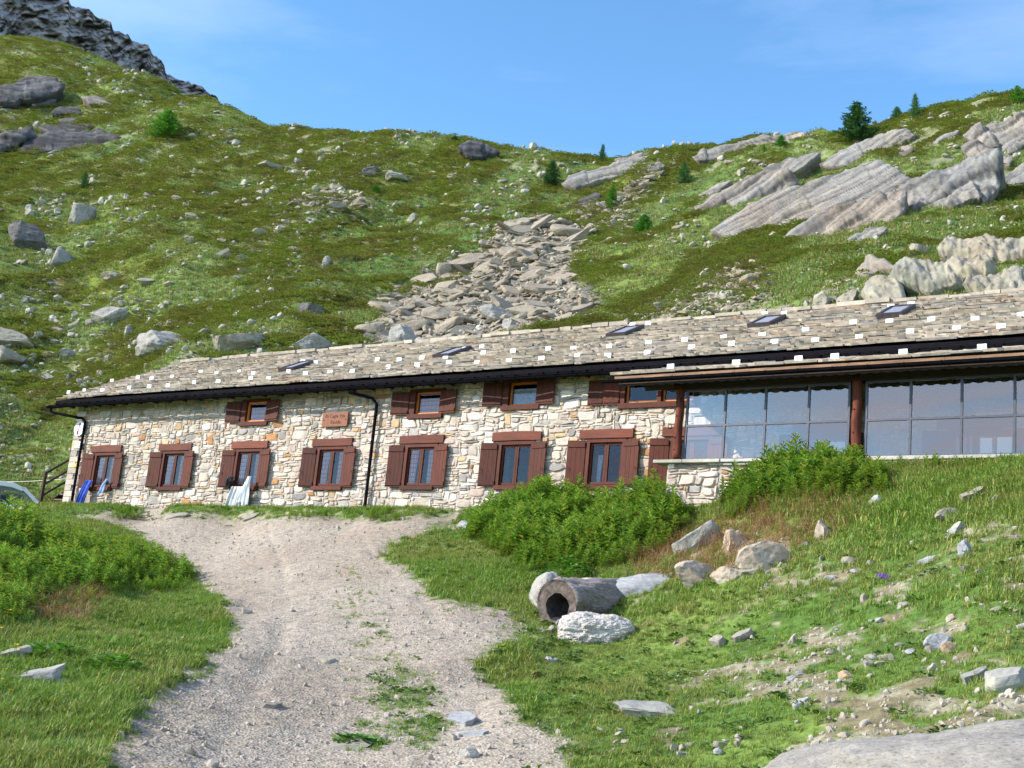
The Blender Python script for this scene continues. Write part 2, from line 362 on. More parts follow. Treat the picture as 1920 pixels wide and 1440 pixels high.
def lerp(a, b, k): return a + (b - a) * k[..., None]
def ground_color(x, y, z, rm, px, py, u, n, hill, mound):
    P2 = np.stack([x, y], -1); d = np.hypot(x, y); one = np.ones(x.shape + (3,))
    A = lambda *c: one * np.array(c)
    # near turf
    g = lerp(A(.09, .16, .03), A(.15, .22, .045), sstep(-.3, .35, fbm(P2 * .35, 3, 41)))
    g = lerp(g, A(.045, .075, .018), sstep(.05, .5, fbm(P2 * 2.7, 3, 42)) * .6)
    stony = 1.18 * sstep(1040, 1500, px) * sstep(930, 1080, py) * (1 - .75 * sstep(1350, 1150, px) * sstep(1120, 1250, py))
    bare = sstep(.22 - .30 * stony, .5 - .27 * stony, fbm(P2 * 1.7, 5, 43, .7) + .35 * fbm(P2 * .5, 2, 48))
    soil = lerp(A(.22, .165, .105), A(.36, .31, .23), sstep(-.3, .4, fbm(P2 * 3, 4, 44)))
    g = lerp(g, soil, bare * .8)
    # dried stalks in front of the big fireweed bank
    dry = poly_mask(px, py, [(1180,1045),(1290,1010),(1350,960),(1450,930),(1560,930),(1620,960),(1560,1010),(1450,1040),(1330,1090),(1200,1090)]) & (d < 40)
    g = lerp(g, A(.24, .15, .085), dry * .8 * sstep(-.5, .1, fbm(P2 * 2, 3, 45)))
    # far slopes
    h = lerp(A(.10, .165, .045), A(.145, .20, .055), sstep(-.3, .3, fbm(P2 * .09, 3, 51)))
    h = lerp(h, A(.25, .22, .12), sstep(.12, .5, fbm(P2 * np.array([.25, .13]), 4, 52)) * .35)
    upper = sstep(420, 250, py); topleft = sstep(760, 200, px)
    hum = fbm(P2 * np.array([.10, .10]) + 3, 5, 53, .6)
    h = lerp(h, A(.185, .20, .075), sstep(.06 - .2 * upper, .3 - .2 * upper, hum) * .8)
    h = lerp(h, A(.135, .165, .022), sstep(.1, .3, fbm(P2 * .14 + 9, 4, 54)) * .8)
    h = lerp(h, A(.20, .14, .08), sstep(.25, .5, fbm(P2 * .2 + 2, 4, 55)) * .6)
    h = lerp(h, A(.12, .145, .05), sstep(.2, .7, mound) * .6 * sstep(-.3, .2, fbm(P2 * .3, 2, 56)))
    h = h * (1 + .35 * fbm(P2 * 1.1, 4, 57))[..., None]
    st = sstep(.30, .40, fbm(P2 * np.array([.55, .4]), 5, 58, .65) + .10 * upper - .05)
    h = lerp(h, A(*TAN) * .8, st * .35)
    yg = poly_dist(px, py, [(1080,480),(1240,450),(1300,520),(1240,570),(1120,560)]) + 30 * fbm(P2 * .15, 3, 97)
    h = lerp(h, A(.16, .21, .045), sstep(-10, 25, yg) * (d > 48) * .85)
    # damp green gully
    gul = poly_mask(px, py, [(540,600),(590,450),(760,380),(980,330),(1010,400),(930,430),(860,480),(770,520),(700,570)]) & (d > 50)
    h = lerp(h, lerp(A(.075, .15, .03), A(.22, .19, .1), sstep(.0, .4, fbm(P2 * .3, 4, 59))), gul * .6)
    sc = np.zeros(x.shape)
    for i_, q in enumerate(SCREE): sc = np.maximum(sc, (1.0 if i_ == 0 else .5) * sstep(-14, 8, poly_dist(px, py, q) + 16 * fbm(P2 * .3, 3, 60)))
    sc = sc * (d > 45)
    h = lerp(h, A(.20, .18, .14), sc * .9)
    h = h * 1.16
    c = g * (1 - hill[..., None]) + h * hill[..., None]
    # trodden gravel
    r = lerp(A(.35, .29, .222), A(.41, .35, .275), sstep(-.3, .3, fbm(P2 * .5, 3, 61)))
    r = lerp(r, A(.35, .28, .21), sstep(.25, .5, fbm(P2 * .33 + 4, 3, 62)) * .5)
    r = lerp(r, A(.22, .205, .175), sstep(.15, .6, fbm(P2 * 7, 3, 63)) * .5)
    rut = rut_mask(px, py); rut = rut * sstep(-.45, .25, fbm(P2 * .9, 3, 98)); r = r * (.95 + .07 * rut)[..., None]
    mg = np.maximum(sstep(-30, 30, poly_dist(px, py, [(700,1300),(745,1240),(800,1270),(830,1360),(800,1400),(740,1380)])) * (d < 40), .8 * sstep(-10, 14, poly_dist(px, py, [(620,1380),(700,1372),(740,1392),(700,1412),(640,1405)])) * (d < 40))
    mg = mg * sstep(-.35, .1, fbm(P2 * 3.5, 3, 64))
    lane = sstep(.0, .35, fbm(P2 * np.array([1.6, .5]), 3, 96)); r = lerp(r, A(.33, .28, .21), lane * .35)
    r = lerp(r, A(.10, .15, .035), mg * .8)
    k = sstep(-.16, .12, rm + .25 * fbm(P2 * 4, 3, 65))
    c = lerp(c, r, k)
    # worn earthy margin beside the road
    e = np.exp(-((rm + .15) / .28) ** 2) * (d < 48) * (d > 6); c = lerp(c, A(.33, .27, .19), e * .45 * sstep(-.2, .3, fbm(P2 * 2.2, 3, 66)))
    return np.clip(c, .01, .8), np.clip(mg, 0, 1), sc, stony, bare
def mesh_np(name, V, Q, col, mats, smooth=True):
    me = bpy.data.meshes.new(name); me.vertices.add(len(V)); me.vertices.foreach_set('co', V.astype(np.float32).ravel())
    nf = len(Q); k = Q.shape[1]; me.loops.add(nf * k); me.polygons.add(nf)
    me.loops.foreach_set('vertex_index', Q.astype(np.int32).ravel()); me.polygons.foreach_set('loop_start', np.arange(0, nf * k, k, dtype=np.int32))
    me.update(calc_edges=True); me.validate()
    for m in mats: me.materials.append(m)
    a = me.color_attributes.new('tint', 'FLOAT_COLOR', 'POINT'); cc = np.ones((len(V), 4), np.float32); cc[:, :3] = col; a.data.foreach_set('color', cc.ravel())
    if smooth: me.polygons.foreach_set('use_smooth', np.ones(nf, bool))
    return me
def terrain():
    az = np.concatenate([np.linspace(-math.pi, -.46, 40, endpoint=False), np.linspace(-.46, .46, 1000), np.linspace(.46, math.pi, 41)[1:]])
    dd = np.concatenate([np.exp(np.linspace(math.log(1.5), math.log(8), 50, endpoint=False)), np.exp(np.linspace(math.log(8), math.log(225), 880, endpoint=False)), np.exp(np.linspace(math.log(225), math.log(1600), 24))])
    D, Az = np.meshgrid(dd, az, indexing='ij'); X = D * np.sin(Az); Y = D * np.cos(Az)
    Z, rm, px, py, u, n, hill, mound = height(X, Y, True)
    col, mg, sc, stony, bare = ground_color(X, Y, Z, rm, px, py, u, n, hill, mound)
    V = np.stack([X, Y, Z], -1).reshape(-1, 3); C_ = col.reshape(-1, 3); nr, nc = D.shape
    i = np.arange(nr - 1)[:, None]; j = np.arange(nc - 1)[None]
    a = i * nc + j; Q = np.stack([a, a + 1, a + nc + 1, a + nc], -1).reshape(-1, 4)[:, ::-1]
    rmf = rm.ravel()[Q].mean(1) > -0.02; hf = (hill.ravel()[Q].mean(1) > .35) & ~rmf
    def mat_ground(nm, s, bd, road=False):
        m, N, L, b = nmat(nm, .95, .15); v = geopos(N); n1 = noise(N, L, s, 6, .65, v); n2 = noise(N, L, s * 4.5, 5, .65, v)
        k = ramp(N, L, n1, [(.3, .62), (.5, 1.0), (.72, 1.3)]); k2 = ramp(N, L, n2, [(.3, .7), (.7, 1.25)])
        c = mixc(N, L, 1.0, attr(N, 'tint'), k, 'MULTIPLY'); c = mixc(N, L, 1.0, c, k2, 'MULTIPLY')
        h = mixc(N, L, .5, n1, n2)
        if road:
            vo = N.new('ShaderNodeTexVoronoi'); vo.inputs['Scale'].default_value = 28; L.new(v, vo.inputs['Vector'])
            vo2 = N.new('ShaderNodeTexVoronoi'); vo2.inputs['Scale'].default_value = 11; L.new(v, vo2.inputs['Vector'])
            g1 = ramp(N, L, vo.outputs['Color'], [(.1, .84), (.9, 1.14)]); g2 = ramp(N, L, vo.outputs['Distance'], [(.35, 1.0), (.75, .78)])
            c = mixc(N, L, 1.0, c, g1, 'MULTIPLY'); c = mixc(N, L, 1.0, c, g2, 'MULTIPLY')
            hh = ramp(N, L, vo.outputs['Distance'], [(0, 1.0), (.7, 0.0)]); h2 = ramp(N, L, vo2.outputs['Distance'], [(0, 1.0), (.7, 0.0)]); h = mixc(N, L, .4, hh, h2)
        L.new(c, b.inputs['Base Color']); bump(N, L, b, h, .9, bd); return m
    for nm, msk, m in (('ground', ~(rmf | hf), mat_ground('turf_soil', 7, .04)), ('road', rmf, mat_ground('gravel', 9, .02, True)), ('hillside', hf, mat_ground('alpine_turf', 2.2, .25))):
        q = Q[msk]; used, inv = np.unique(q, return_inverse=True); q = inv.reshape(-1, 4)
        o = link(nm, mesh_np(nm, V[used], q, C_[used], [m])); tag(o, kind='structure')
terrain()

# ------------------------------------------------------------------ scattering (one object per kind of ground cover)
def scatter(name, protos, P, R, S, K, mats, kind='stuff'):
    """protos: list of MB; P positions, R euler, S scale, K variant number. Prototype and points live in one mesh."""
    V = []; Fc = []; Mi = []; Cc = []; va = []
    for k, mb in enumerate(protos):
        b = len(V); V += mb.v; Fc += [tuple(b + i for i in f) for f in mb.f]; Mi += mb.m; Cc += mb.c; va += [k] * len(mb.v)
    nb = len(V); n = len(P)
    me = bpy.data.meshes.new(name); me.from_pydata(V + [tuple(p) for p in P.tolist()], [], Fc)
    for m in mats: me.materials.append(m)
    me.polygons.foreach_set('material_index', Mi)
    def fa(nm, data, ty='FLOAT'):
        a = me.attributes.new(nm, ty, 'POINT'); a.data.foreach_set('value' if ty == 'FLOAT' else 'vector', np.asarray(data, np.float32).ravel())
    fa('var', np.concatenate([np.array(va, float), 100.0 + K]))
    fa('scl', np.concatenate([np.ones((nb, 3)), S if S.ndim == 2 else np.repeat(S[:, None], 3, 1)]), 'FLOAT_VECTOR')
    fa('rot', np.concatenate([np.zeros((nb, 3)), R]), 'FLOAT_VECTOR')
    a = me.color_attributes.new('tint', 'FLOAT_COLOR', 'POINT'); cc = np.ones((nb + n, 4), np.float32); cc[:nb, :3] = np.array(Cc).reshape(-1, 3); a.data.foreach_set('color', cc.ravel())
    o = link(name, me); ng = bpy.data.node_groups.new(name + '_scatter', 'GeometryNodeTree')
    ng.interface.new_socket(name='Geometry', in_out='INPUT', socket_type='NodeSocketGeometry'); ng.interface.new_socket(name='Geometry', in_out='OUTPUT', socket_type='NodeSocketGeometry')
    N = ng.nodes; L = ng.links; gi = N.new('NodeGroupInput'); go = N.new('NodeGroupOutput'); jn = N.new('GeometryNodeJoinGeometry')
    def named(nm, ty):
        q = N.new('GeometryNodeInputNamedAttribute'); q.data_type = ty; q.inputs['Name'].default_value = nm; return [s for s in q.outputs if s.enabled and s.name == 'Attribute'][0]
    var = named('var', 'FLOAT'); rot = named('rot', 'FLOAT_VECTOR'); scl = named('scl', 'FLOAT_VECTOR')
    er = N.new('FunctionNodeEulerToRotation'); L.new(rot, er.inputs[0])
    def between(lo, hi):
        a = N.new('FunctionNodeCompare'); a.data_type = 'FLOAT'; a.operation = 'GREATER_THAN'; a.inputs[1].default_value = lo
        b = N.new('FunctionNodeCompare'); b.data_type = 'FLOAT'; b.operation = 'LESS_THAN'; b.inputs[1].default_value = hi
        L.new(var, a.inputs[0]); L.new(var, b.inputs[0]); c = N.new('FunctionNodeBooleanMath'); c.operation = 'AND'; L.new(a.outputs[0], c.inputs[0]); L.new(b.outputs[0], c.inputs[1]); return c.outputs[0]
    for k in range(len(protos)):
        s1 = N.new('GeometryNodeSeparateGeometry'); s1.domain = 'POINT'; L.new(gi.outputs[0], s1.inputs['Geometry']); L.new(between(k - .5, k + .5), s1.inputs['Selection'])
        s2 = N.new('GeometryNodeSeparateGeometry'); s2.domain = 'POINT'; L.new(gi.outputs[0], s2.inputs['Geometry']); L.new(between(99.5 + k, 100.5 + k), s2.inputs['Selection'])
        ip = N.new('GeometryNodeInstanceOnPoints'); L.new(s2.outputs[0], ip.inputs['Points']); L.new(s1.outputs[0], ip.inputs['Instance']); L.new(er.outputs[0], ip.inputs['Rotation']); L.new(scl, ip.inputs['Scale'])
        L.new(ip.outputs[0], jn.inputs[0])
    L.new(jn.outputs[0], go.inputs[0])
    md = o.modifiers.new('scatter', 'NODES'); md.node_group = ng; tag(o, kind=kind); return o
RS = np.random.RandomState(7)
def rand_pts(n, d0, d1, power=1.0, a=.44):
    az = RS.uniform(-a, a, n); t = RS.uniform(0, 1, n)
    if power == 1.0: d = np.sqrt(d0 ** 2 + t * (d1 ** 2 - d0 ** 2))
    else: d = np.exp(math.log(d0) + t * math.log(d1 / d0)) if power == 0 else (d0 ** power + t * (d1 ** power - d0 ** power)) ** (1 / power)
    return d * np.sin(az), d * np.cos(az)
def blade(mb, R, h, w, lean, col, bx=0, by=0, ang=None):
    a = R.uniform(0, 6.283) if ang is None else ang; dx, dy = math.cos(a), math.sin(a); nx, ny = -dy * w, dx * w
    l1 = lean * .35 * h; l2 = lean * h
    v = [(bx - nx, by - ny, -.01), (bx + nx, by + ny, -.01), (bx + dx * l1 + nx * .8, by + dy * l1 + ny * .8, h * .55), (bx + dx * l1 - nx * .8, by + dy * l1 - ny * .8, h * .55), (bx + dx * l2, by + dy * l2, h * (1 - .25 * lean))]
    mb.add(v, [(0, 1, 2, 3), (3, 2, 4)], 0, col)
def grass_proto(seed, n=16, h=.13, w=.006, spread=.06, dryfrac=.12):
    R = np.random.RandomState(seed); mb = MB()
    for _ in range(n):
        c = R.uniform(.7, 1.35); col = (c, c * R.uniform(.92, 1.08), c * .9)
        if R.rand() < dryfrac: col = (2.4, 1.45, 2.2)
        r = spread * math.sqrt(R.rand()); a = R.uniform(0, 6.283)
        blade(mb, R, h * R.uniform(.5, 1.25), w * R.uniform(.7, 1.3), R.uniform(.2, 1.0), col, r * math.cos(a), r * math.sin(a))
    return mb
def leaf(mb, base, dr, L, w, col, droop=.2):
    base = np.array(base, float); dr = np.array(dr, float); dr /= np.linalg.norm(dr); sd = np.cross(dr, [0, 0, 1.0]); sd = sd / (np.linalg.norm(sd) + 1e-6)
    m = base + dr * L * .45 + np.array([0, 0, .04 * L]); e = base + dr * L + np.array([0, 0, -droop * L])
    mb.add([base, m + sd * w, e, m - sd * w], [(0, 1, 2, 3)], 0, col)
def fireweed_proto(seed, h=.6, nl=40):
    R = np.random.RandomState(seed); mb = MB(); lx, ly = R.uniform(-.08, .08, 2)
    mb.tube([(0, 0, -.03), (lx * .5, ly * .5, h * .5), (lx, ly, h * .97)], [.006, .005, .003], 4, 0, (1.1, .55, .5))
    for i in range(nl):
        t = .12 + .88 * i / nl; a = i * 2.4 + R.uniform(-.3, .3); L = (.06 + .125 * math.sin(math.pi * min(1, t * .9 + .1)) ** .7) * R.uniform(.8, 1.2)
        if t > .9: L *= .7
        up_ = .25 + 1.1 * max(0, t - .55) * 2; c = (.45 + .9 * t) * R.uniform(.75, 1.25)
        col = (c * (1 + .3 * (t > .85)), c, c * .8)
        if seed % 6 == 4: col = (col[0] * 1.15, col[1] * 1.08, col[2])
        if seed % 6 == 5: col = (col[0] * .8, col[1] * .85, col[2] * .9)
        if (t < .3 and R.rand() < .4) or R.rand() < .012: col = (1.6, .9, .7)
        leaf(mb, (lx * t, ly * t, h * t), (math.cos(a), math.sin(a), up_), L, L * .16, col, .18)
    return mb
def clump_proto(seed, n=60, r=.3, h=.25, L=.07, w=.02, flat=.5):
    R = np.random.RandomState(seed); mb = MB()
    for _ in range(n):
        a = R.uniform(0, 6.283); q = R.rand() ** .5; el = R.uniform(.1, 1)
        p = (r * q * math.cos(a), r * q * math.sin(a), h * (1 - q * q * .8) * R.uniform(.45, 1.0)); c = R.uniform(.55, 1.45)
        b2 = a + R.uniform(-1, 1)
        leaf(mb, p, (math.cos(b2), math.sin(b2), el * flat + .15), L * R.uniform(.6, 1.3), w * R.uniform(.7, 1.3), (c, c * R.uniform(.9, 1.1), c), .1)
    return mb
def lay(x, y, zoff=-.01): return np.stack([x, y, height(x, y) + zoff], -1)
def yaw(n, t=.15): return np.stack([RS.uniform(-t, t, n), RS.uniform(-t, t, n), RS.uniform(0, 6.283, n)], -1)

def ground_cover():
    # ---- near turf
    x, y = rand_pts(170000, 9.0, 47, .9)
    z, rm, px, py, u, n, hill, mound = height(x, y, True); col, mg, sc, stony, bare = ground_color(x, y, z, rm, px, py, u, n, hill, mound)
    rim = rm + .25 * fbm(np.stack([x, y], -1) * 4, 3, 65)
    keep = (rim < RS.uniform(-.18, .12, len(x))) & ~((u > -.45) & (n > -.05) & (n < 9.8)) & ~((u > 23.2) & (n > -2.1)) & (RS.rand(len(x)) > bare * (.55 + .4 * stony)) & (RS.rand(len(x)) > .5 * stony)
    keep |= (rm > 0) & (RS.rand(len(x)) < mg * .75) & (d_ok(x, y))
    # sparse wisps along the middle of the road
    wisp = poly_mask(px, py, [(600,1090),(660,1060),(720,1150),(760,1250),(840,1260),(860,1420),(700,1430),(640,1300),(650,1200)]) & (RS.rand(len(x)) < .35) & (fbm(np.stack([x, y], -1) * 2.5, 3, 90) > .12)
    keep |= wisp
    x, y, z, rm, px, py, n_, u_ = [q[keep] for q in (x, y, z, rm, px, py, n, u)]; m = len(x)
    S = RS.uniform(.5, 1.05, m) * (1 + .35 * fbm(np.stack([x, y], -1) * .8, 3, 91)); S = np.where(rm > -.05, S * .45, S); S = np.where((px > 1000) & (py > 1150), S * .6, S)
    S = np.where((px > 1450) & (py < 980) & (py > 860), S * 1.5, S)
    P = np.stack([x, y, z - .012], -1)
    K = np.clip((fbm(np.stack([x, y], -1) * .5, 3, 92) * 4 + RS.uniform(0, 4, m)).astype(int), 0, 4)
    g = scatter('turf_grass', [grass_proto(i, 18, .12 + .02 * (i % 3), .006, .07) for i in range(5)], P, yaw(m, .2), S, K, [mat_leaf('grass_blades', (.12, .225, .035), (.21, .31, .06), (.22, .27, .07))])
    tag(g, 'short green alpine grass on the banks beside the gravel road', 'grass', kind='stuff')
    # ---- low broad-leaved herbs in the turf
    k = RS.rand(m) < .035; q = P[k]
    h = scatter('meadow_herbs', [clump_proto(20 + i, 26, .1, .07, .06, .02, .6) for i in range(3)], q, yaw(len(q), .2), RS.uniform(.5, 1.2, len(q)) , RS.randint(0, 3, len(q)), [mat_leaf('herb_leaf', (.06, .13, .025), (.10, .18, .03))])
    tag(h, 'small broad-leaved herbs growing among the turf', 'herbs', kind='stuff')
    # ---- fireweed
    FW = [([(880,985),(930,960),(1010,925),(1085,912),(1180,912),(1260,925),(1300,945),(1290,985),(1262,1015),(1220,1045),(1120,1070),(1050,1072),(980,1075),(940,1040),(880,1010)], 1500, .6, (20, 36)),
          ([(1350,940),(1380,905),(1450,885),(1520,880),(1600,885),(1660,905),(1655,930),(1600,945),(1500,940),(1420,960),(1370,975)], 640, .6, (20, 30)),
          ([(60,1010),(200,1000),(300,1050),(370,1085),(330,1110),(250,1110),(150,1130),(60,1090)], 760, .5, (19, 34)),
          ([(-80,965),(0,968),(40,990),(75,1012),(60,1045),(0,1060),(-80,1060)], 520, .62, (21, 34)),
          ([(-80,1040),(60,1060),(110,1120),(40,1180),(-80,1190)], 400, .42, (15, 26)),
          ([(860,970),(905,965),(915,985),(870,988)], 60, .4, (26, 40)), ([(215,962),(265,960),(280,972),(210,972)], 70, .35, (38, 44)), ([(545,962),(600,960),(615,972),(540,972)], 60, .32, (30, 40)), ([(700,962),(740,962),(745,974),(690,974)], 60, .32, (30, 40)),
          ([(1680,868),(1700,866),(1850,866),(1850,880),(1690,885)], 26, .42, (20, 28))]
    PP = []; SS = []
    for poly, nn, hh, (d0, d1) in FW:
        xx, yy = rand_pts(60000, d0, d1, 1.0); zz = height(xx, yy); a, b = pix(np.stack([xx, yy, zz], -1)); uu, n2, _ = to_house(np.stack([xx, yy, zz], -1))
        w = poly_dist(a, b, poly); kk = np.nonzero((w > -4) & (n2 < -.25) & ~((uu > 23.3) & (n2 > -2.3)))[0][:nn]
        PP.append(np.stack([xx, yy, zz - .02], -1)[kk]); SS.append(hh / .6 * RS.choice([1.0, 1.0, 1.28, .7], len(kk)) * RS.uniform(.6, 1.15, len(kk)) * (1 + .3 * fbm(np.stack([xx[kk], yy[kk]], -1) * 1.1, 2, 95)) * (.55 + .45 * sstep(-4, 22, w[kk])))
    PP = np.concatenate(PP); SS = np.concatenate(SS); m2 = len(PP)
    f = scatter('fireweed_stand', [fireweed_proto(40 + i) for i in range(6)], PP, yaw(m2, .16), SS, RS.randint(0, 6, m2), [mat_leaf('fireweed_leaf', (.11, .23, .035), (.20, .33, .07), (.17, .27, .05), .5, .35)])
    tag(f, 'dense bright green leafy fireweed stems on the banks below the house', 'tall herbs', kind='stuff')
    # ---- dried stalks
    xx, yy = rand_pts(60000, 20, 34, 1.0); zz = height(xx, yy); a, b = pix(np.stack([xx, yy, zz], -1))
    k = poly_mask(a, b, [(1180,1045),(1290,1010),(1350,960),(1450,930),(1560,930),(1620,960),(1560,1010),(1450,1040),(1330,1090),(1200,1090)]); k |= poly_mask(a, b, [(60,1130),(200,1115),(140,1180),(0,1220),(0,1180)]); k = np.nonzero(k)[0][:1500]
    mbs = []
    for i in range(3):
        R = np.random.RandomState(70 + i); mb = MB()
        for _ in range(9): blade(mb, R, R.uniform(.2, .45), .004, R.uniform(.8, 2.2), (1, R.uniform(.7, 1), .8), R.uniform(-.1, .1), R.uniform(-.1, .1))
        mbs.append(mb)
    dmat = mat_leaf('dry_stalk', (.26, .15, .08), (.40, .28, .16)); q = np.stack([xx, yy, zz], -1)[k]
    o = scatter('dry_stalks', mbs, q, yaw(len(q), .4), RS.uniform(.5, 1.1, len(q)), RS.randint(0, 3, len(q)), [dmat]); tag(o, 'reddish brown dried stalks lying around the bank rocks', 'dry stalks', kind='stuff')
    # ---- hillside tussocks and cushions
    x, y = rand_pts(190000, 44, 205, .55, .47)
    z, rm, px, py, u, n, hill, mound = height(x, y, True); col, mg, sc, stony, bare = ground_color(x, y, z, rm, px, py, u, n, hill, mound)
    br = col[:, 0] / (col[:, 1] + 1e-6); lum = col.mean(1)
    inh = ~((u > -2.3) & (n > -.3) & (n < 10.2)) & (RS.rand(len(x)) > sc * .97) & (RS.rand(len(x)) < .35 + .65 * sstep(44, 60, np.hypot(x, y)))
    shrub = ((br > .80) | ((fbm(np.stack([x, y], -1) * .16 + 40, 4, 99, .6) > .27) & (br > .62))) & inh & (lum < .19); gr = inh & ~shrub & (lum < .19)
    hm = {}
    for nm, msk, protos, mat, lab, cat in (
        ('hillside_grass', gr, [grass_proto(80 + i, 22, .26, .02, .22, .2) for i in range(4)], mat_leaf('hill_grass', (.12, .21, .055), (.20, .28, .08), (.18, .24, .075), .7, .25), 'rough green grass covering the steep slope behind the house', 'grass'),
        ('dwarf_shrubs', shrub, [clump_proto(90 + i, 60, .42, .22, .11, .035, .5) for i in range(4)], mat_leaf('shrub_leaf', (.175, .21, .06), (.30, .26, .11), (.25, .30, .08), .7, .2), 'low olive and russet dwarf shrubs matting the upper slope', 'dwarf shrubs')):
        k = np.nonzero(msk)[0]; q = np.stack([x[k], y[k], z[k] - .03], -1); s = RS.uniform(.5, 1.15, len(k)) * (1.35 if nm == 'dwarf_shrubs' else 1.0) * (.8 + .35 * sstep(60, 160, np.hypot(x[k], y[k])))
        S = np.stack([s * 1.1, s * 1.1, s * RS.uniform(.6, 1.1, len(k))], -1)
        o = scatter(nm, protos, q, yaw(len(k), .2), S, RS.randint(0, 4, len(k)), [mat]); tag(o, lab, cat, kind='stuff')
def d_ok(x, y): return np.hypot(x, y) < 40
ground_cover()
# ------------------------------------------------------------------ the stone house (local axes: x along the wall, y into the house, z up)
M_STONE = mat_tint('wall_stone', .9, .30, 5, .6, .02)
M_SLAB = mat_tint('roof_stone', .92, .30, 4, .7, .02)
M_MORTAR = mat_plain('mortar', (.41, .36, .30), .95, .3, 6, .6, .01, .1)
M_BROWN = mat_wood('brown_stain', (.088, .0225, .0115), .75); M_LINTEL = mat_wood('lintel_stain', (.14, .034, .015), .7, .3, (1.2, 14, 14)); M_DARKW = mat_wood('dark_wood', (.035, .02, .014), .7, .4)
M_ORANGE = mat_wood('honey_wood', (.62, .20, .035), .45, .2); M_POST = mat_wood('round_post', (.12, .032, .017), .85, .75, (7, 7, 1.1))
M_BLACK = mat_plain('black_metal', (.009, .0085, .011), .85, .3, 5, .1, .002, .03); M_STEEL = mat_plain('grey_steel', (.06, .066, .085), .45, .15, 5, .1, .002, .5, .2)
M_COPPER = mat_wood('weathered_fascia', (.25, .145, .085), .8, .5, (1.2, 14, 14)); M_WHITE = mat_plain('white_enamel', (.86, .86, .88), .4, .04); M_LEAD = mat_plain('lead_brown', (.05, .038, .04), .5, .3)
def mat_glass(name, refl=.16, rough=.01, tint=(.9, .93, 1.0)):
    m = bpy.data.materials.new(name); m.use_nodes = True; N = m.node_tree.nodes; L = m.node_tree.links; N.clear()
    g = N.new('ShaderNodeBsdfGlossy'); g.inputs['Roughness'].default_value = rough; g.inputs['Color'].default_value = tint + (1,)
    t = N.new('ShaderNodeBsdfTransparent'); t.inputs['Color'].default_value = (.86, .89, .92, 1)
    lw = N.new('ShaderNodeFresnel'); lw.inputs['IOR'].default_value = 1.5
    ad = N.new('ShaderNodeMath'); ad.operation = 'MULTIPLY_ADD'; ad.use_clamp = True; ad.inputs[1].default_value = 1.0; ad.inputs[2].default_value = refl; L.new(lw.outputs[0], ad.inputs[0])
    n1 = noise(N, L, .9, 2, .4); bp = N.new('ShaderNodeBump'); bp.inputs['Strength'].default_value = .05; bp.inputs['Distance'].default_value = .02; L.new(n1, bp.inputs['Height']); L.new(bp.outputs[0], g.inputs['Normal'])
    ms = N.new('ShaderNodeMixShader'); L.new(ad.outputs[0], ms.inputs[0]); L.new(t.outputs[0], ms.inputs[1]); L.new(g.outputs[0], ms.inputs[2])
    o = N.new('ShaderNodeOutputMaterial'); L.new(ms.outputs[0], o.inputs['Surface']); return m
M_GLASS = mat_glass('window_glass', .0); M_VGLASS = mat_glass('veranda_glass', .15, .012, (.98, .90, .85))
def mat_plaid():
    m, N, L, b = nmat('plaid_cloth', .9, .1); c = N.new('ShaderNodeTexCoord'); sp = N.new('ShaderNodeSeparateXYZ'); L.new(c.outputs['Object'], sp.inputs[0])
    def stripes(out, f, ph, w):
        a = N.new('ShaderNodeMath'); a.operation = 'MULTIPLY_ADD'; a.inputs[1].default_value = f; a.inputs[2].default_value = ph; L.new(sp.outputs[out], a.inputs[0])
        q = N.new('ShaderNodeMath'); q.operation = 'FRACT'; L.new(a.outputs[0], q.inputs[0]); r = N.new('ShaderNodeMath'); r.operation = 'LESS_THAN'; r.inputs[1].default_value = w; L.new(q.outputs[0], r.inputs[0]); return r.outputs[0]
    col = mixc(N, L, stripes('X', 12, .1, .4), (.85, .80, .76), (.75, .10, .05)); col = mixc(N, L, stripes('Z', 8, .2, .35), col, (.60, .16, .10)); col2 = mixc(N, L, stripes('X', 12, .62, .2), col, (.30, .25, .42)); col3 = mixc(N, L, stripes('Z', 8, .7, .18), col2, (.45, .35, .45))
    f = mixc(N, L, .2, col3, (.78, .74, .70)); L.new(f, b.inputs['Base Color']); b.inputs['Emission Strength'].default_value = 0; return m
M_PLAID = mat_plaid(); M_LACE = mat_plain('lace_cloth', (.42, .45, .52), .9, .45, 30, .2, .003)

house = empty('stone_house', C0, HROT)
tag(house, 'long low stone mountain hut with slab roof, brown shutters and a glazed veranda', 'house')
def hpart(mb, name, mats, parent=None, **k): return mb.build(name, mats, parent or house, **k)

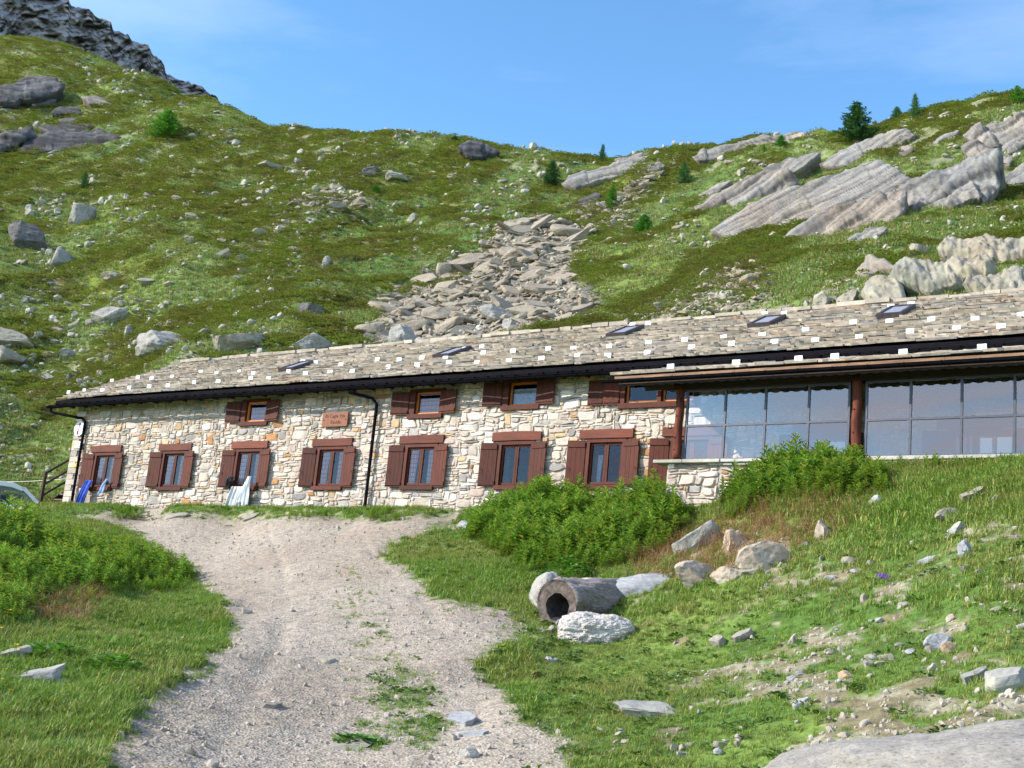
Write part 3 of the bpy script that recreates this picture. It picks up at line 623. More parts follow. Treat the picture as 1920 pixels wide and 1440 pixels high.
PAL = [((.60, .52, .445), .30), ((.68, .62, .56), .24), ((.49, .44, .38), .16), ((.35, .335, .315), .10), ((.56, .41, .25), .08), ((.44, .24, .11), .03), ((.58, .46, .39), .09)]
PC = np.array([c for c, _ in PAL]); PW = np.array([w for _, w in PAL]); PW /= PW.sum()
def masonry(mb, u0, u1, z0, z1, holes, n0, seed, cell=.058, big=1.0, proud=.045):
    R = np.random.RandomState(seed); W = int((u1 - u0) / cell); H = int((z1 - z0) / cell); occ = np.zeros((W, H), bool)
    for a, b, c, d in holes: occ[max(0, int((a - u0) / cell)):max(0, int(math.ceil((b - u0) / cell))), max(0, int((c - z0) / cell)):max(0, int(math.ceil((d - z0) / cell)))] = True
    def warp(u, z):
        q = np.array([[u * 2.2, z * 3.4]]); return u + .075 * float(fbm(q, 2, seed)[0]), z + .06 * float(fbm(q + 31, 2, seed + 1)[0])
    order = [(int(R.randint(0, W)), int(R.randint(0, H)), True) for _ in range(int(W * H / 16))] + [(i, j, False) for j in range(H) for i in range(W)]
    if True:
        for i, j, big_ in order:
            if occ[i, j]: continue
            r = R.rand() * (.62 if big_ else 1.0)
            if r < .20: w, h = R.randint(4, 8), R.randint(3, 5)
            elif r < .5: w, h = R.randint(3, 8), R.randint(2, 4)
            elif r < .9: w, h = R.randint(4, 11), R.randint(1, 3)
            else: w, h = R.randint(2, 4), R.randint(1, 3)
            w = int(round(w * big)); h = max(1, int(round(h * big))); w = min(w, W - i); h = min(h, H - j)
            ww = 0
            while ww < w and not occ[i + ww, j]: ww += 1
            w = ww; hh = 1
            while hh < h and not occ[i:i + w, j + hh].any(): hh += 1
            h = hh; occ[i:i + w, j:j + h] = True
            a0, a1, b0, b1 = u0 + i * cell, u0 + (i + w) * cell, z0 + j * cell, z0 + (j + h) * cell
            cx, cz = (a0 + a1) / 2, (b0 + b1) / 2; rx, rz = (a1 - a0) / 2 - .005, (b1 - b0) / 2 - .005
            K = 10; ring = []; ex = R.uniform(.3, .75)
            for k in range(K):
                t = 2 * math.pi * (k + .5) / K; c, s_ = math.cos(t), math.sin(t)
                q = .98 * R.uniform(.86, 1.06); ring.append((cx + rx * q * math.copysign(abs(c) ** ex, c), cz + rz * q * math.copysign(abs(s_) ** ex, s_)))
            ring = [warp(*p) for p in ring]; cc = warp(cx, cz); pr = proud * R.uniform(.35, 1.1); vs = []
            tilt = R.uniform(-.012, .012, 2)
            for f, d in ((1.0, -.03), (.97, pr * .55), (.80, pr)):
                for p in ring:
                    x = cc[0] + (p[0] - cc[0]) * f; z = cc[1] + (p[1] - cc[1]) * f
                    vs.append((x, n0 - d - (R.uniform(-.006, .006) + tilt[0] * (x - cc[0]) / .1 + tilt[1] * (z - cc[1]) / .1 if f < .99 else 0), z))
            vs.append((cc[0], n0 - pr * R.uniform(.9, 1.15), cc[1])); fs = []
            for l in range(2):
                for k in range(K): fs.append((l * K + k, l * K + (k + 1) % K, (l + 1) * K + (k + 1) % K, (l + 1) * K + k))
            for k in range(K): fs.append((2 * K + k, 2 * K + (k + 1) % K, 3 * K))
            col = PC[R.choice(len(PC), p=PW)] * R.uniform(.82, 1.15)
            mb.add(vs, fs, 0, tuple(col))
def backing(mb, u0, u1, z0, z1, holes, n0, n1, mi=1):
    us = sorted({u0, u1, *[h[0] for h in holes if u0 < h[0] < u1], *[h[1] for h in holes if u0 < h[1] < u1]}); zs = sorted({z0, z1, *[h[2] for h in holes if z0 < h[2] < z1], *[h[3] for h in holes if z0 < h[3] < z1]})
    for a, b in zip(us, us[1:]):
        run = None
        for c, d in zip(zs, zs[1:]):
            m = ((a + b) / 2, (c + d) / 2); solid = not any(h[0] < m[0] < h[1] and h[2] < m[1] < h[3] for h in holes)
            if solid: mb.box((a, n0, c), (b, n1, d), mi)

LOWC = [1.50, 4.88, 8.20, 11.54, 14.80, 17.93, 20.60, 22.92, 26.2, 29.4]
UPC = [(8.20, 2.72), (14.80, 2.72), (17.93, 2.84)]
holes = [(c - .50, c + .50, .72, 1.90) for c in LOWC] + [(c - .52, c + .52, z, z + .63) for c, z in UPC] + [(20.94, 22.90, 2.76, 3.32)]
wall = MB(); masonry(wall, -.33, 33.2, -.2, 3.62, holes, 0.0, 11, .058, 1.25, .038)
backing(wall, -.33, 33.2, -.6, 3.60, holes, 0.0, .45)
wall.box((-.33, .45, -.6), (.1, 9.5, 3.6), 1); wall.box((-.33, 9.5, -.6), (33.2, 9.9, 3.6), 1); wall.box((32.8, .45, -.6), (33.2, 9.5, 3.6), 1)
TR = math.tan(math.radians(26.5))
def roofz(n): return 3.66 + TR * (n + .5)
for uu in (-.33, 32.8):   # gable triangles
    wall.add([(uu, 0, 3.6), (uu, 9.5, 3.6), (uu, 4.75, roofz(4.75) - .2), (uu + .4, 0, 3.6), (uu + .4, 9.5, 3.6), (uu + .4, 4.75, roofz(4.75) - .2)], [(0, 1, 2), (5, 4, 3), (0, 2, 5, 3), (1, 4, 5, 2)], 1)
for k in range(19):       # quoins on the left corner
    z = -.15 + k * .195; w = .42 if k % 2 else .28
    wall.box((-.375, -.055, z), (-.33 + w, .3 + .2 * ((k + 1) % 2), z + .18), 0, tuple(PC[k * 5 % 3] * (.85 + .05 * (k % 5))))
hpart(wall, 'wall', [M_STONE, M_MORTAR])
fl = MB(); fl.box((.1, .45, .3), (32.8, 9.5, .4)); hpart(fl, 'floor', M_DARKW)

# windows
def shutter(parent, u_hinge, z0, h, w, side, ang, planks=4):
    mb = MB(); pw = w / planks; R = np.random.RandomState(int(abs(u_hinge) * 100) + int(z0 * 10))
    for k in range(planks):
        c = R.uniform(.85, 1.15); mb.box((k * pw + .003, -.014 + R.uniform(-.002, .002), 0), ((k + 1) * pw - .003, .012, h), 0)
    for zz in ((.04, .14), (h - .17, h - .05)) if h > .8 else ((.05, .11),): mb.box((.012, -.034, zz[0]), (w - .012, -.0145, zz[1]))
    mb.tube([(w * .85, -.04, h * .42), (w * .85, -.055, h * .36)], .008, 5)
    o = mb.build('shutter', M_BROWN, parent); o.location = (u_hinge, -.058, z0); o.rotation_euler = (0, 0, ang if side > 0 else math.pi + ang)
    if side < 0:  # mirrored leaf keeps battens outward
        for v in o.data.vertices: v.co.y = -v.co.y
        o.data.flip_normals()
    return o
def curtain(parent, u0, u1, z0, z1, n, mat, gather=0.0, seed=0):
    mb = MB(); nu, nz = 18, 10; vs = []
    for j in range(nz + 1):
        t = j / nz
        for i in range(nu + 1):
            s_ = i / nu; uu = u0 + (u1 - u0) * s_ * (1 - gather * (1 - t) * .0 - gather * math.sin(math.pi * (1 - t) * .5) * .5)
            vs.append((uu, n + .010 * math.sin(s_ * 22 + seed + .6 * t), z0 + (z1 - z0) * t))
    fs = [(j * (nu + 1) + i, j * (nu + 1) + i + 1, (j + 1) * (nu + 1) + i + 1, (j + 1) * (nu + 1) + i) for j in range(nz) for i in range(nu)]
    mb.add(vs, fs); return mb.build('curtain', mat, parent, smooth=True)
def pane(parent, u0, u1, z0, z1, n, mat=None, name='pane', th=.012):
    mb = MB(); mb.add([(u0, n, z0), (u1, n, z0), (u1, n, z1), (u0, n, z1)], [(0, 1, 2, 3)]); return mb.build(name, mat or M_GLASS, parent)
def lower_window(c, mode):
    w = MB()
    for a, b, d, e in ((c - .56, c - .46, .72, 1.90), (c + .46, c + .56, .72, 1.90), (c - .46, c + .46, 1.80, 1.90)): w.box((a, -.055, d), (b, .12, e))
    n0, n1 = .005, .05
    for s0, s1 in ((c - .46, c + .0), (c + .0, c + .46)):
        w.box((s0 + .004, n0, .76), (s0 + .058, n1, 1.80)); w.box((s1 - .058, n0, .76), (s1 - .004, n1, 1.80))
        w.box((s0 + .058, n0, .76), (s1 - .058, n1, .82)); w.box((s0 + .058, n0, 1.74), (s1 - .058, n1, 1.80))
    o = hpart(w, 'window', M_BROWN)
    pane(o, c - .40, c - .06, .82, 1.74, .03); pane(o, c + .06, c + .40, .82, 1.74, .03)
    s_ = MB(); s_.box((c - .58, -.10, .62), (c + .56, .14, .735)); s_.build('sill', M_BROWN, o, bevel=.008)
    l = MB(); K = 8; R = np.random.RandomState(int(c * 10)); vs = []
    bow = R.uniform(-.02, .03)
    for k in range(K + 1):
        t = k / K; uu = c - .77 + 1.53 * t; zb = 1.895 + bow * math.sin(math.pi * t) * .4; zt = 2.12 + bow * math.sin(math.pi * t) + R.uniform(-.004, .004)
        vs += [(uu, -.085, zb), (uu, -.085, zt), (uu, .1, zt), (uu, .1, zb)]
    fs = [(4*k+a, 4*k+(a+1) % 4, 4*k+4+(a+1) % 4, 4*k+4+a) for k in range(K) for a in range(4)] + [(0, 3, 2, 1), (4*K, 4*K+1, 4*K+2, 4*K+3)]
    l.add(vs, fs); l.build('lintel', M_LINTEL, o, bevel=.008)
    shutter(o, c - .57, .70, 1.15, .49, -1, math.radians(9)); shutter(o, c + .50, .70, 1.15, .48, 1, math.radians(-8))
    if mode == 'plaid': curtain(o, c - .44, c - .12, .80, 1.78, .055, M_PLAID, .35, c); curtain(o, c + .22, c + .44, .80, 1.78, .055, M_PLAID, .1, c + 1)
    if mode == 'pale': curtain(o, c - .26, c - .10, .80, 1.5, .055, M_LACE, .6, c)
    return o
for c, m_ in zip(LOWC, ['plaid'] * 5 + ['none', 'pale', 'none', 'none', 'none']): lower_window(c, m_)
def upper_window(c, z):
    w = MB(); t = z + .63
    for a, b, d, e in ((c - .60, c - .40, z, t), (c + .50, c + .60, z, t), (c - .62, c + .62, t, t + .07)): w.box((a, -.05, d), (b, .10, e))
    o = hpart(w, 'window', M_BROWN)
    f = MB(); a, b = c - .40, c + .50
    for q in (((a, .04, z), (a + .055, .10, t)), ((b - .055, .04, z), (b, .10, t)), ((a + .055, .04, z), (b - .055, .10, z + .055)), ((a + .055, .04, t - .055), (b - .055, .10, t))): f.box(*q)
    f.build('casement', M_ORANGE, o); pane(o, a + .055, b - .055, z + .055, t - .055, .075)
    curtain(o, a + .05, b - .05, z + .05, z + .48, .14, M_PLAID if c < 17 else M_LACE, 0, c)
    s_ = MB(); s_.box((c - .60, -.09, z - .13), (c + .60, .1, z - .004)); s_.build('sill', M_BROWN, o, bevel=.006)
    shutter(o, c - .60, z - .01, .64, .58, -1, math.radians(6), 3); shutter(o, c + .48, z - .01, .64, .60, 1, math.radians(-7), 3)
for c, z in UPC: upper_window(c, z)
w = MB()
for a, b, d, e in ((20.86, 21.02, 2.72, 3.36), (21.93, 22.03, 2.76, 3.32), (22.90, 23.0, 2.72, 3.36), (21.02, 22.90, 3.32, 3.42)): w.box((a, -.05, d), (b, .10, e))
o = hpart(w, 'window', M_BROWN)
for a, b in ((21.03, 21.92), (22.04, 22.89)):
    f = MB(); z, t = 2.78, 3.32
    for q in (((a, .04, z), (a + .055, .10, t)), ((b - .055, .04, z), (b, .10, t)), ((a + .055, .04, z), (b - .055, .10, z + .055)), ((a + .055, .04, t - .055), (b - .055, .10, t))): f.box(*q)
    f.build('casement', M_ORANGE, o); pane(o, a + .055, b - .055, z + .055, t - .055, .075)
s_ = MB(); s_.box((20.86, -.09, 2.62), (23.0, .1, 2.758)); s_.build('sill', M_BROWN, o, bevel=.006)
shutter(o, 20.88, 2.73, .64, .44, -1, math.radians(5), 3)
s2 = shutter(o, 20.42, 2.73, .64, .43, -1, math.radians(3), 3)

# roof slabs
def slab_courses(mb, u0, u1, n_lo, n_hi, z_lo, z_hi, seed, expo=.235, flip=1):
    R = np.random.RandomState(seed); L = math.hypot(n_hi - n_lo, z_hi - z_lo); en = (n_hi - n_lo) / L; ez = (z_hi - z_lo) / L
    rows = int(L / expo) + 1
    SC = np.array([(.40, .36, .30), (.46, .42, .355), (.33, .305, .265), (.42, .365, .285), (.38, .28, .20), (.29, .29, .29)]); SW = np.array([.32, .27, .2, .12, .035, .055])
    for r in range(rows):
        s0 = r * expo + R.uniform(-.02, .02); u = u0 + R.uniform(-.12, .05)
        while u < u1:
            w = R.choice([R.uniform(.3, .55), R.uniform(.5, 1.0)]); dep = .46; th = R.uniform(.028, .062); K = 5; vs = []
            lift = R.uniform(0, .022); s1 = s0 + R.uniform(-.045, .045); sk = R.uniform(-.03, .03); e = w - .012
            fr = [R.uniform(-.028, .028) for _ in range(K)]
            fr[0] += .035 * R.rand(); fr[-1] += .035 * R.rand()
            for t_, top in ((0, 0), (1, 1)):
                for back in (0, 1):
                    for k in range(K):
                        x = u + e * k / (K - 1); s_ = s1 + sk * (k / (K - 1) - .5) + (fr[k] if not back else dep)
                        h = (lift + (th + R.uniform(-.005, .005) if top else 0) + .045) if not back else (-.0 + (th * .5 if top else -.02))
                        vs.append((x, n_lo + en * s_ * 1.0 - ez * h * 1.0, z_lo + ez * s_ + en * h))
            def I(t_, b_, k): return t_ * 2 * K + b_ * K + k
            fs = []
            for k in range(K - 1):
                fs += [(I(1, 0, k), I(1, 0, k+1), I(1, 1, k+1), I(1, 1, k)), (I(0, 0, k), I(0, 0, k+1), I(1, 0, k+1), I(1, 0, k)), (I(0, 1, k), I(0, 1, k+1), I(0, 0, k+1), I(0, 0, k))]
            fs += [(I(0, 0, 0), I(1, 0, 0), I(1, 1, 0), I(0, 1, 0)), (I(0, 1, K-1), I(1, 1, K-1), I(1, 0, K-1), I(0, 0, K-1))]
            mb.add(vs, fs, 0, tuple(SC[R.choice(6, p=SW)] * R.uniform(.86, 1.12))); u += w
rf = MB(); slab_courses(rf, -1.05, 33.5, -.52, 4.75, 3.66, roofz(4.75), 5)
slab_courses(rf, -1.05, 33.5, 10.05, 4.75, 3.66, roofz(4.75), 6, .5)
R_ = np.random.RandomState(3); u_ = -1.0
while u_ < 33.3:          # ridge stones
    w_ = R_.uniform(.3, .8); h_ = R_.uniform(.05, .11); rf.box((u_, 4.5 + R_.uniform(-.08, .08), roofz(4.75) - .02), (u_ + w_ - .02, 5.05, roofz(4.75) + h_), 0, tuple(np.array((.45, .41, .34)) * R_.uniform(.75, 1.15))); u_ += w_
roof = hpart(rf, 'roof', M_SLAB)
und = MB(); t_ = .05
und.add([(-.95, -.48, 3.60), (33.4, -.48, 3.60), (33.4, 4.75, roofz(4.75) - .09), (-.95, 4.75, roofz(4.75) - .09), (-.95, -.48, 3.56), (33.4, -.48, 3.56), (33.4, 4.75, roofz(4.75) - .14), (-.95, 4.75, roofz(4.75) - .14)], [(0, 1, 2, 3), (7, 6, 5, 4), (0, 4, 5, 1), (0, 3, 7, 4), (1, 5, 6, 2)])
und.add([(-.95, 9.98, 3.60), (33.4, 9.98, 3.60), (33.4, 4.75, roofz(4.75) - .09), (-.95, 4.75, roofz(4.75) - .09), (-.95, 9.98, 3.56), (33.4, 9.98, 3.56), (33.4, 4.75, roofz(4.75) - .14), (-.95, 4.75, roofz(4.75) - .14)], [(3, 2, 1, 0), (4, 5, 6, 7), (1, 5, 4, 0)])
for n_ in (0.2, 2.4, 4.7, 7.0, 9.2): und.tube([(-.9, n_, (roofz(n_) if n_ < 4.75 else roofz(9.5 - n_)) - .27), (.3, n_, (roofz(n_) if n_ < 4.75 else roofz(9.5 - n_)) - .27)], .10, 8)
for k in range(48): und.box((-.7 + k * .71, -.44, 3.47), (-.62 + k * .71, 0, 3.555))
und.build('roof_boards', M_DARKW, roof)
fa = MB(); fa.box((-1.0, -.535, 3.45), (33.4, -.50, 3.645)); fa.build('fascia', M_BLACK, roof)
gu = MB()
def gutter(mb, u0, u1, n, z, r, th=.008):
    K = 9; 
    for a, b in ((r, r - th),):
        vs = []
        for uu in (u0, u1):
            for rr in (r, r - th):
                for k in range(K): t = math.pi + math.pi * k / (K - 1); vs.append((uu, n - rr * math.cos(t), z + rr * math.sin(t)))
        fs = []
        for k in range(K - 1): fs += [(k, k + 1, 2 * K + k + 1, 2 * K + k), (K + k + 1, K + k, 3 * K + k, 3 * K + k + 1), (k + 1, k, K + k, K + k + 1), (2*K + k, 2*K + k + 1, 3*K + k + 1, 3*K + k)]
        fs += [(0, 2 * K, 3 * K, K), (K - 1, 2 * K - 1, 4 * K - 1, 3 * K - 1)]; mb.add(vs, fs)
gutter(gu, -1.28, 33.5, -.615, 3.43, .072)
u_ = -1.1
while u_ < 33.4:
    gu.tube([(u_, -.53, 3.52), (u_, -.56, 3.50), (u_, -.69, 3.445), (u_, -.695, 3.41), (u_, -.66, 3.36), (u_, -.60, 3.35)], .008, 4); u_ += .62
gu.tube([(-1.2, -.70, 3.435), (33.4, -.70, 3.435)], .010, 5); gu.tube([(-1.0, -.585, 3.525), (33.4, -.585, 3.525)], .012, 5)
for k in range(80): gu.box((-.9 + k * .43, -.60, 3.50), (-.875 + k * .43, -.535, 3.54))
gu.build('gutter', M_BLACK, roof)
for pts_ in ([(-1.08, -.615, 3.37), (-1.08, -.615, 3.27), (-.98, -.58, 3.22), (.12, -.16, 3.06), (.22, -.12, 2.96), (.22, -.12, .02)], [(12.42, -.615, 3.37), (12.45, -.60, 3.30), (12.98, -.20, 3.20), (13.1, -.13, 3.05), (13.1, -.12, .0)]):
    d_ = MB(); d_.tube(pts_, .047, 10)
    for zz in (.5, 1.7, 2.7): d_.tube([(pts_[-1][0], -.12, zz), (pts_[-1][0], -.12, zz + .03)], .056, 10)
    hpart(d_, 'downpipe', M_BLACK, smooth=False)

M_SKYL = mat_plain('skylight_pane', (.24, .24, .28), .45, .1, 3, 0, .001, .3)
def on_roof(px, py, lift=.07):
    q = ray(px, py); t = TR; base = C0[2] + 3.66 + lift + t * .5; k = (base - t * (C0 @ Nv)) / (q[2] - t * (q @ Nv)); return to_house(q * k)
def zz(pts_, ox, oy, s=3.692): return [(ox + a / s, oy + b / s) for a, b in pts_]
GU = zz([(471,280),(581,268),(705,266),(773,200),(893,250),(952,178),(1029,241),(1046,183),(1188,174),(1160,234),(1342,213),(1388,139),(1497,150),(1507,208),(1653,139),(1751,150),(1734,185),(1857,186)], 0, 660)
GU += zz([(617,69),(706,75),(518,138),(636,152),(882,89),(805,143),(959,137)], 400, 660) + zz([(33,358),(230,363),(435,346),(132,428),(393,411),(645,350),(677,390),(821,265),(975,247),(986,300),(928,391),(1216,373),(1255,285),(1572,264),(1800,265),(1512,353),(1832,331)], 700, 600, 4.8)
GU += zz([(168,456),(199,523),(490,437),(475,523),(697,240),(840,227),(841,403),(830,498),(1168,377),(1230,446),(1520,358),(1590,414),(1888,145),(1865,335)], 1040, 560, 4.8)
GU += zz([(257,257),(191,454),(407,370),(473,445),(737,320),(777,422),(998,210),(987,312),(1137,190),(1130,383),(1277,300),(1453,363),(1580,296),(1761,350),(1900,268)], 1400, 520)
def guard_mesh(w, h):
    g = MB(); g.box((-w / 2, -.006, 0), (w / 2, .006, h)); g.box((-w / 2, .006, 0), (w / 2, .20, .008)); g.box((-.004, -.010, .006), (.004, -.006, h - .006)); g.tube([(w * .4, .01, h * .8), (w * .4, .16, .02)], .005, 4); return g
gmesh = None
for px_, py_ in GU:
    u_, n_, z_ = on_roof(px_, py_ + 3)
    if gmesh is None: o = guard_mesh(.175, .115).build('snow_guard', M_WHITE, roof); gmesh = o
    else: o = gmesh.copy(); COL.objects.link(o); o.parent = roof
    o.location = (u_, n_, roofz(n_) + .085); o.rotation_euler = (R_.uniform(-.1, .1), 0, R_.uniform(-.12, .12))
for px_, py_ in ((523, 697), (812, 672), (1137, 633), (1402, 615), (1644, 597)):
    u_, n_, z_ = on_roof(px_, py_, .08); A_ = math.atan(TR); s_ = MB(); Wd, Ln = .62, 1.15
    for q in (((0, 0, 0), (Wd, .07, .16)), ((0, Ln - .07, 0), (Wd, Ln, .16)), ((0, .07, 0), (.07, Ln - .07, .16)), ((Wd - .07, .07, 0), (Wd, Ln - .07, .16))): s_.box(*q)
    o = s_.build('skylight', M_LEAD, roof); o.location = (u_, n_, roofz(n_) + .03); o.rotation_euler = (A_, 0, 0)
    pane(o, .07, Wd - .07, 0, 0, 0) if False else None
    g_ = MB(); g_.add([(.07, .07, .13), (Wd - .07, .07, .13), (Wd - .07, Ln - .07, .13), (.07, Ln - .07, .13)], [(0, 1, 2, 3)]); g_.build('pane', M_SKYL, o)

# veranda
vw = MB(); masonry(vw, 23.38, 33.2, -.3, .86, [], -2.0, 23, .06, 1.35, .055); vw.box((23.38, -2.0, -.6), (33.2, -1.75, .85), 1); vw.box((23.38, -1.75, -.6), (23.65, -.06, .85), 1)
hpart(vw, 'veranda_wall', [M_STONE, M_MORTAR])
vs_ = MB(); u_ = 23.1; R_ = np.random.RandomState(9)
while u_ < 33.2:
    w_ = R_.uniform(.7, 1.6); vs_.box((u_, -2.16 + R_.uniform(-.03, .02), .86 + R_.uniform(-.01, 0)), (u_ + w_ - .012, -1.72, .925 + R_.uniform(0, .012)), 0, tuple(np.array((.50, .50, .44)) * R_.uniform(.85, 1.12))); u_ += w_
vs_.box((28.2, -2.11, .79), (29.6, -1.9, .855), 0, (.44, .42, .36)); vs_.box((24.4, -2.10, .80), (25.4, -1.9, .855), 0, (.42, .42, .38))
hpart(vs_, 'veranda_sill', M_SLAB, bevel=.01)
gs = MB(); UM = [23.78, 24.69, 25.62, 26.58, 27.44]; UM2 = [27.80, 28.69, 29.68, 30.66, 31.64, 32.6]
for arr in (UM, UM2):
    for q in arr: gs.box((q - .024, -2.03, .93), (q + .024, -1.98, 2.56))
    for q in ((.93, .965), (1.665, 1.71), (2.46, 2.50)): gs.box((arr[0] + .024, -2.032, q[0]), (arr[-1] - .024, -1.982, q[1]))
gsc = hpart(gs, 'glazed_screen', M_STEEL)
for arr in (UM, UM2):
    for a, b in zip(arr, arr[1:]):
        for z0, z1 in ((.965, 1.665), (1.71, 2.46)): pane(gsc, a + .024, b - .024, z0, z1, -2.005 + R_.uniform(-.001, .001), M_VGLASS)
for u_ in (23.62, 27.62):
    p_ = MB(); R = np.random.RandomState(int(u_)); pp = [(u_ + .01 * math.sin(k), -2.06, .93 + k * .14) for k in range(13)]; p_.tube(pp, [.095 + R.uniform(-.006, .008) for _ in pp], 14); 
    for kz in (1.15, 1.42, 1.9): p_.tube([(u_ - .03, -2.13, kz), (u_ - .03, -2.168, kz)], [.03, .016], 8)
    hpart(p_, 'veranda_post', M_POST, smooth=True)
bm_ = MB(); bm_.box((23.3, -2.12, 2.50), (33.3, -1.9, 2.70)); bm_.tube([(22.75, -2.06, 2.63), (23.5, -2.06, 2.63)], .115, 12); bm_.box((23.3, -.6, 3.05), (33.3, -.42, 3.2))
for k in range(15): bm_.tube([(22.6 + k * .74, -2.58, 2.60), (22.6 + k * .74, -.46, 3.20)], .05, 7)
hpart(bm_, 'veranda_beam', M_DARKW)
vr = MB(); slab_courses(vr, 22.2, 33.5, -2.66, -.42, 2.725, 3.38, 15, .26); vroof = hpart(vr, 'veranda_roof', M_SLAB)
vb = MB(); vb.add([(22.25, -2.62, 2.70), (33.4, -2.62, 2.70), (33.4, -.44, 3.33), (22.25, -.44, 3.33), (22.25, -2.62, 2.66), (33.4, -2.62, 2.66), (33.4, -.44, 3.28), (22.25, -.44, 3.28)], [(0, 1, 2, 3), (7, 6, 5, 4), (0, 4, 5, 1), (0, 3, 7, 4), (1, 5, 6, 2)]); vb.build('roof_boards', M_DARKW, vroof)
fb = MB(); u_ = 22.25
while u_ < 33.3: fb.box((u_, -2.655, 2.635), (min(u_ + 1.45, 33.4), -2.625, 2.73)); u_ += 1.456
fb.build('fascia', M_COPPER, vroof)
vg = MB(); gutter(vg, 22.0, 33.5, -2.735, 2.625, .058); vg.tube([(22.0, -2.796, 2.627), (33.5, -2.796, 2.627)], .009, 5)
for k in range(16): vg.tube([(22.3 + k * .72, -2.64, 2.665), (22.3 + k * .72, -2.80, 2.635), (22.3 + k * .72, -2.80, 2.60), (22.3 + k * .72, -2.73, 2.562)], .008, 4)
vg.build('gutter', M_BLACK, vroof)
tr = MB()      # scalloped fringe board under the eave
for k in range(46):
    a = 22.35 + k * .238; tr.add([(a, -2.60, 2.66), (a + .238, -2.60, 2.66), (a + .238, -2.60, 2.60), (a + .19, -2.60, 2.575), (a + .165, -2.60, 2.545), (a + .14, -2.60, 2.545), (a + .12, -2.60, 2.555), (a + .10, -2.60, 2.545), (a + .075, -2.60, 2.545), (a + .05, -2.60, 2.575), (a, -2.60, 2.60)] + [(x, -2.58, z) for x, z in ((a, 2.66), (a + .238, 2.66), (a + .238, 2.60), (a + .19, 2.575), (a + .165, 2.545), (a + .14, 2.545), (a + .12, 2.555), (a + .10, 2.545), (a + .075, 2.545), (a + .05, 2.575), (a, 2.60))], [tuple(range(11)), tuple(range(21, 10, -1))] + [(i, 11 + i, 11 + (i + 1) % 11, (i + 1) % 11) for i in range(11)])
tr.v = [(x, y, (z if z > 2.6 else 2.6 + (z - 2.6) * .45) - .075) for x, y, z in tr.v]; tr.build('fringe_board', M_DARKW, vroof)
for px_, py_ in ((1257, 688), (1380, 680), (1497, 672), (1565, 667), (1693, 665), (1841, 653)):
    q = ray(px_, py_ + 3); k = ((C0 @ Nv) - 2.42) / (q @ Nv); u_, n_, z_ = to_house(q * k); z_ = 2.725 + .08 + .655 / 2.24 * (n_ + 2.66)
    o = gmesh.copy(); COL.objects.link(o); o.parent = vroof; o.location = (u_, n_, z_ + .02); o.rotation_euler = (0, 0, R_.uniform(-.1, .1))
vfl = MB(); vfl.box((23.66, -1.74, .30), (33.0, -.06, .38)); hpart(vfl, 'veranda_floor', M_DARKW)
ins = MB()
ew = MB(); ew.box((32.75, -1.95, .93), (32.95, -.06, 2.6)); hpart(ew, 'end_wall', M_MORTAR)
rg = MB(); K = 14
rg.tube([(22.35 + .05 * math.cos(a), -.09, 2.13 + .05 * math.sin(a)) for a in np.linspace(0, 6.28, K)], .009, 5, cap=False); hpart(rg, 'wall_ring', M_BLACK)

# notices, name board and paper sheets
def hthing(mb, name, mats, label, cat, group=None, **k):
    o = mb.build(name, mats, None, **k); o.location = tuple(C0); o.rotation_euler = (0, 0, HROT); return tag(o, label, cat, group)
for a, b, c_, d, lab in ((27.05, 27.36, .97, 1.27, 'pale blue sheet behind the veranda glass just left of the middle post'), (30.02, 30.24, .97, 1.28, 'narrow left one of two white sheets behind the far right veranda glass'), (30.33, 30.60, .97, 1.29, 'wider right one of two white sheets behind the far right veranda glass')):
    s_ = MB(); s_.box((a, -1.955, c_), (b, -1.95, d)); hthing(s_, 'paper_sheet', mat_plain('paper' + str(int(a * 10)), (.62, .72, .80) if a < 28 else (.85, .85, .86), .8, .03), lab, 'sheet')
def text(parent, s, size, loc, mat, ext=.002):
    cu = bpy.data.curves.new('lettering', 'FONT'); cu.body = s; cu.size = size; cu.extrude = ext; cu.align_x = 'CENTER'; cu.materials.append(mat)
    o = bpy.data.objects.new('lettering', cu); COL.objects.link(o); o.parent = parent; o.location = loc; o.rotation_euler = (math.pi / 2, 0, 0); return o
M_RED = mat_plain('red_paint', (.55, .03, .03), .5, .05); M_GREYP = mat_plain('grey_paint', (.35, .35, .38), .5, .05); M_YEL = mat_plain('yellow_paint', (.75, .42, .05), .6, .2, 20); M_BURN = mat_plain('burnt_letters', (.10, .035, .018), .8, .1); M_SIGNW = mat_wood('sign_board', (.19, .065, .027), .6, .25)
nb = empty('name_board', HW(11.575, -.09, 2.45), HROT); tag(nb, 'small orange brown wooden board with carved letters below the eave', 'sign')
s_ = MB(); s_.box((-.485, -.03, 0), (.485, .03, .42)); s_.build('board', M_SIGNW, nb, bevel=.006)
text(nb, "Ri Cagia Vya", .15, (0, -.033, .26), M_BURN); text(nb, "Reside", .15, (.04, -.033, .08), M_BURN)
for x in (-.42, .42):
    s_ = MB(); s_.tube([(x, -.03, .2), (x, -.04, .2)], .014, 8); s_.build('screw', M_BLACK, nb)
rs = empty('round_sign', HW(-.07, -.10, 2.74), HROT); tag(rs, 'round white enamel sign with a red and grey emblem on the corner', 'sign')
s_ = MB(); s_.tube([(0, .01, 0), (0, -.01, 0)], .265, 32); s_.build('disc', M_WHITE, rs)
s_ = MB(); s_.tube([(.07, -.013, .17), (.01, -.013, .10), (-.01, -.013, -.02), (-.03, -.013, -.13)], [.03, .014, .012, .014], 6); s_.tube([(-.03, -.013, -.09), (-.035, -.013, -.2)], .032, 8); s_.build('emblem', M_RED, rs)
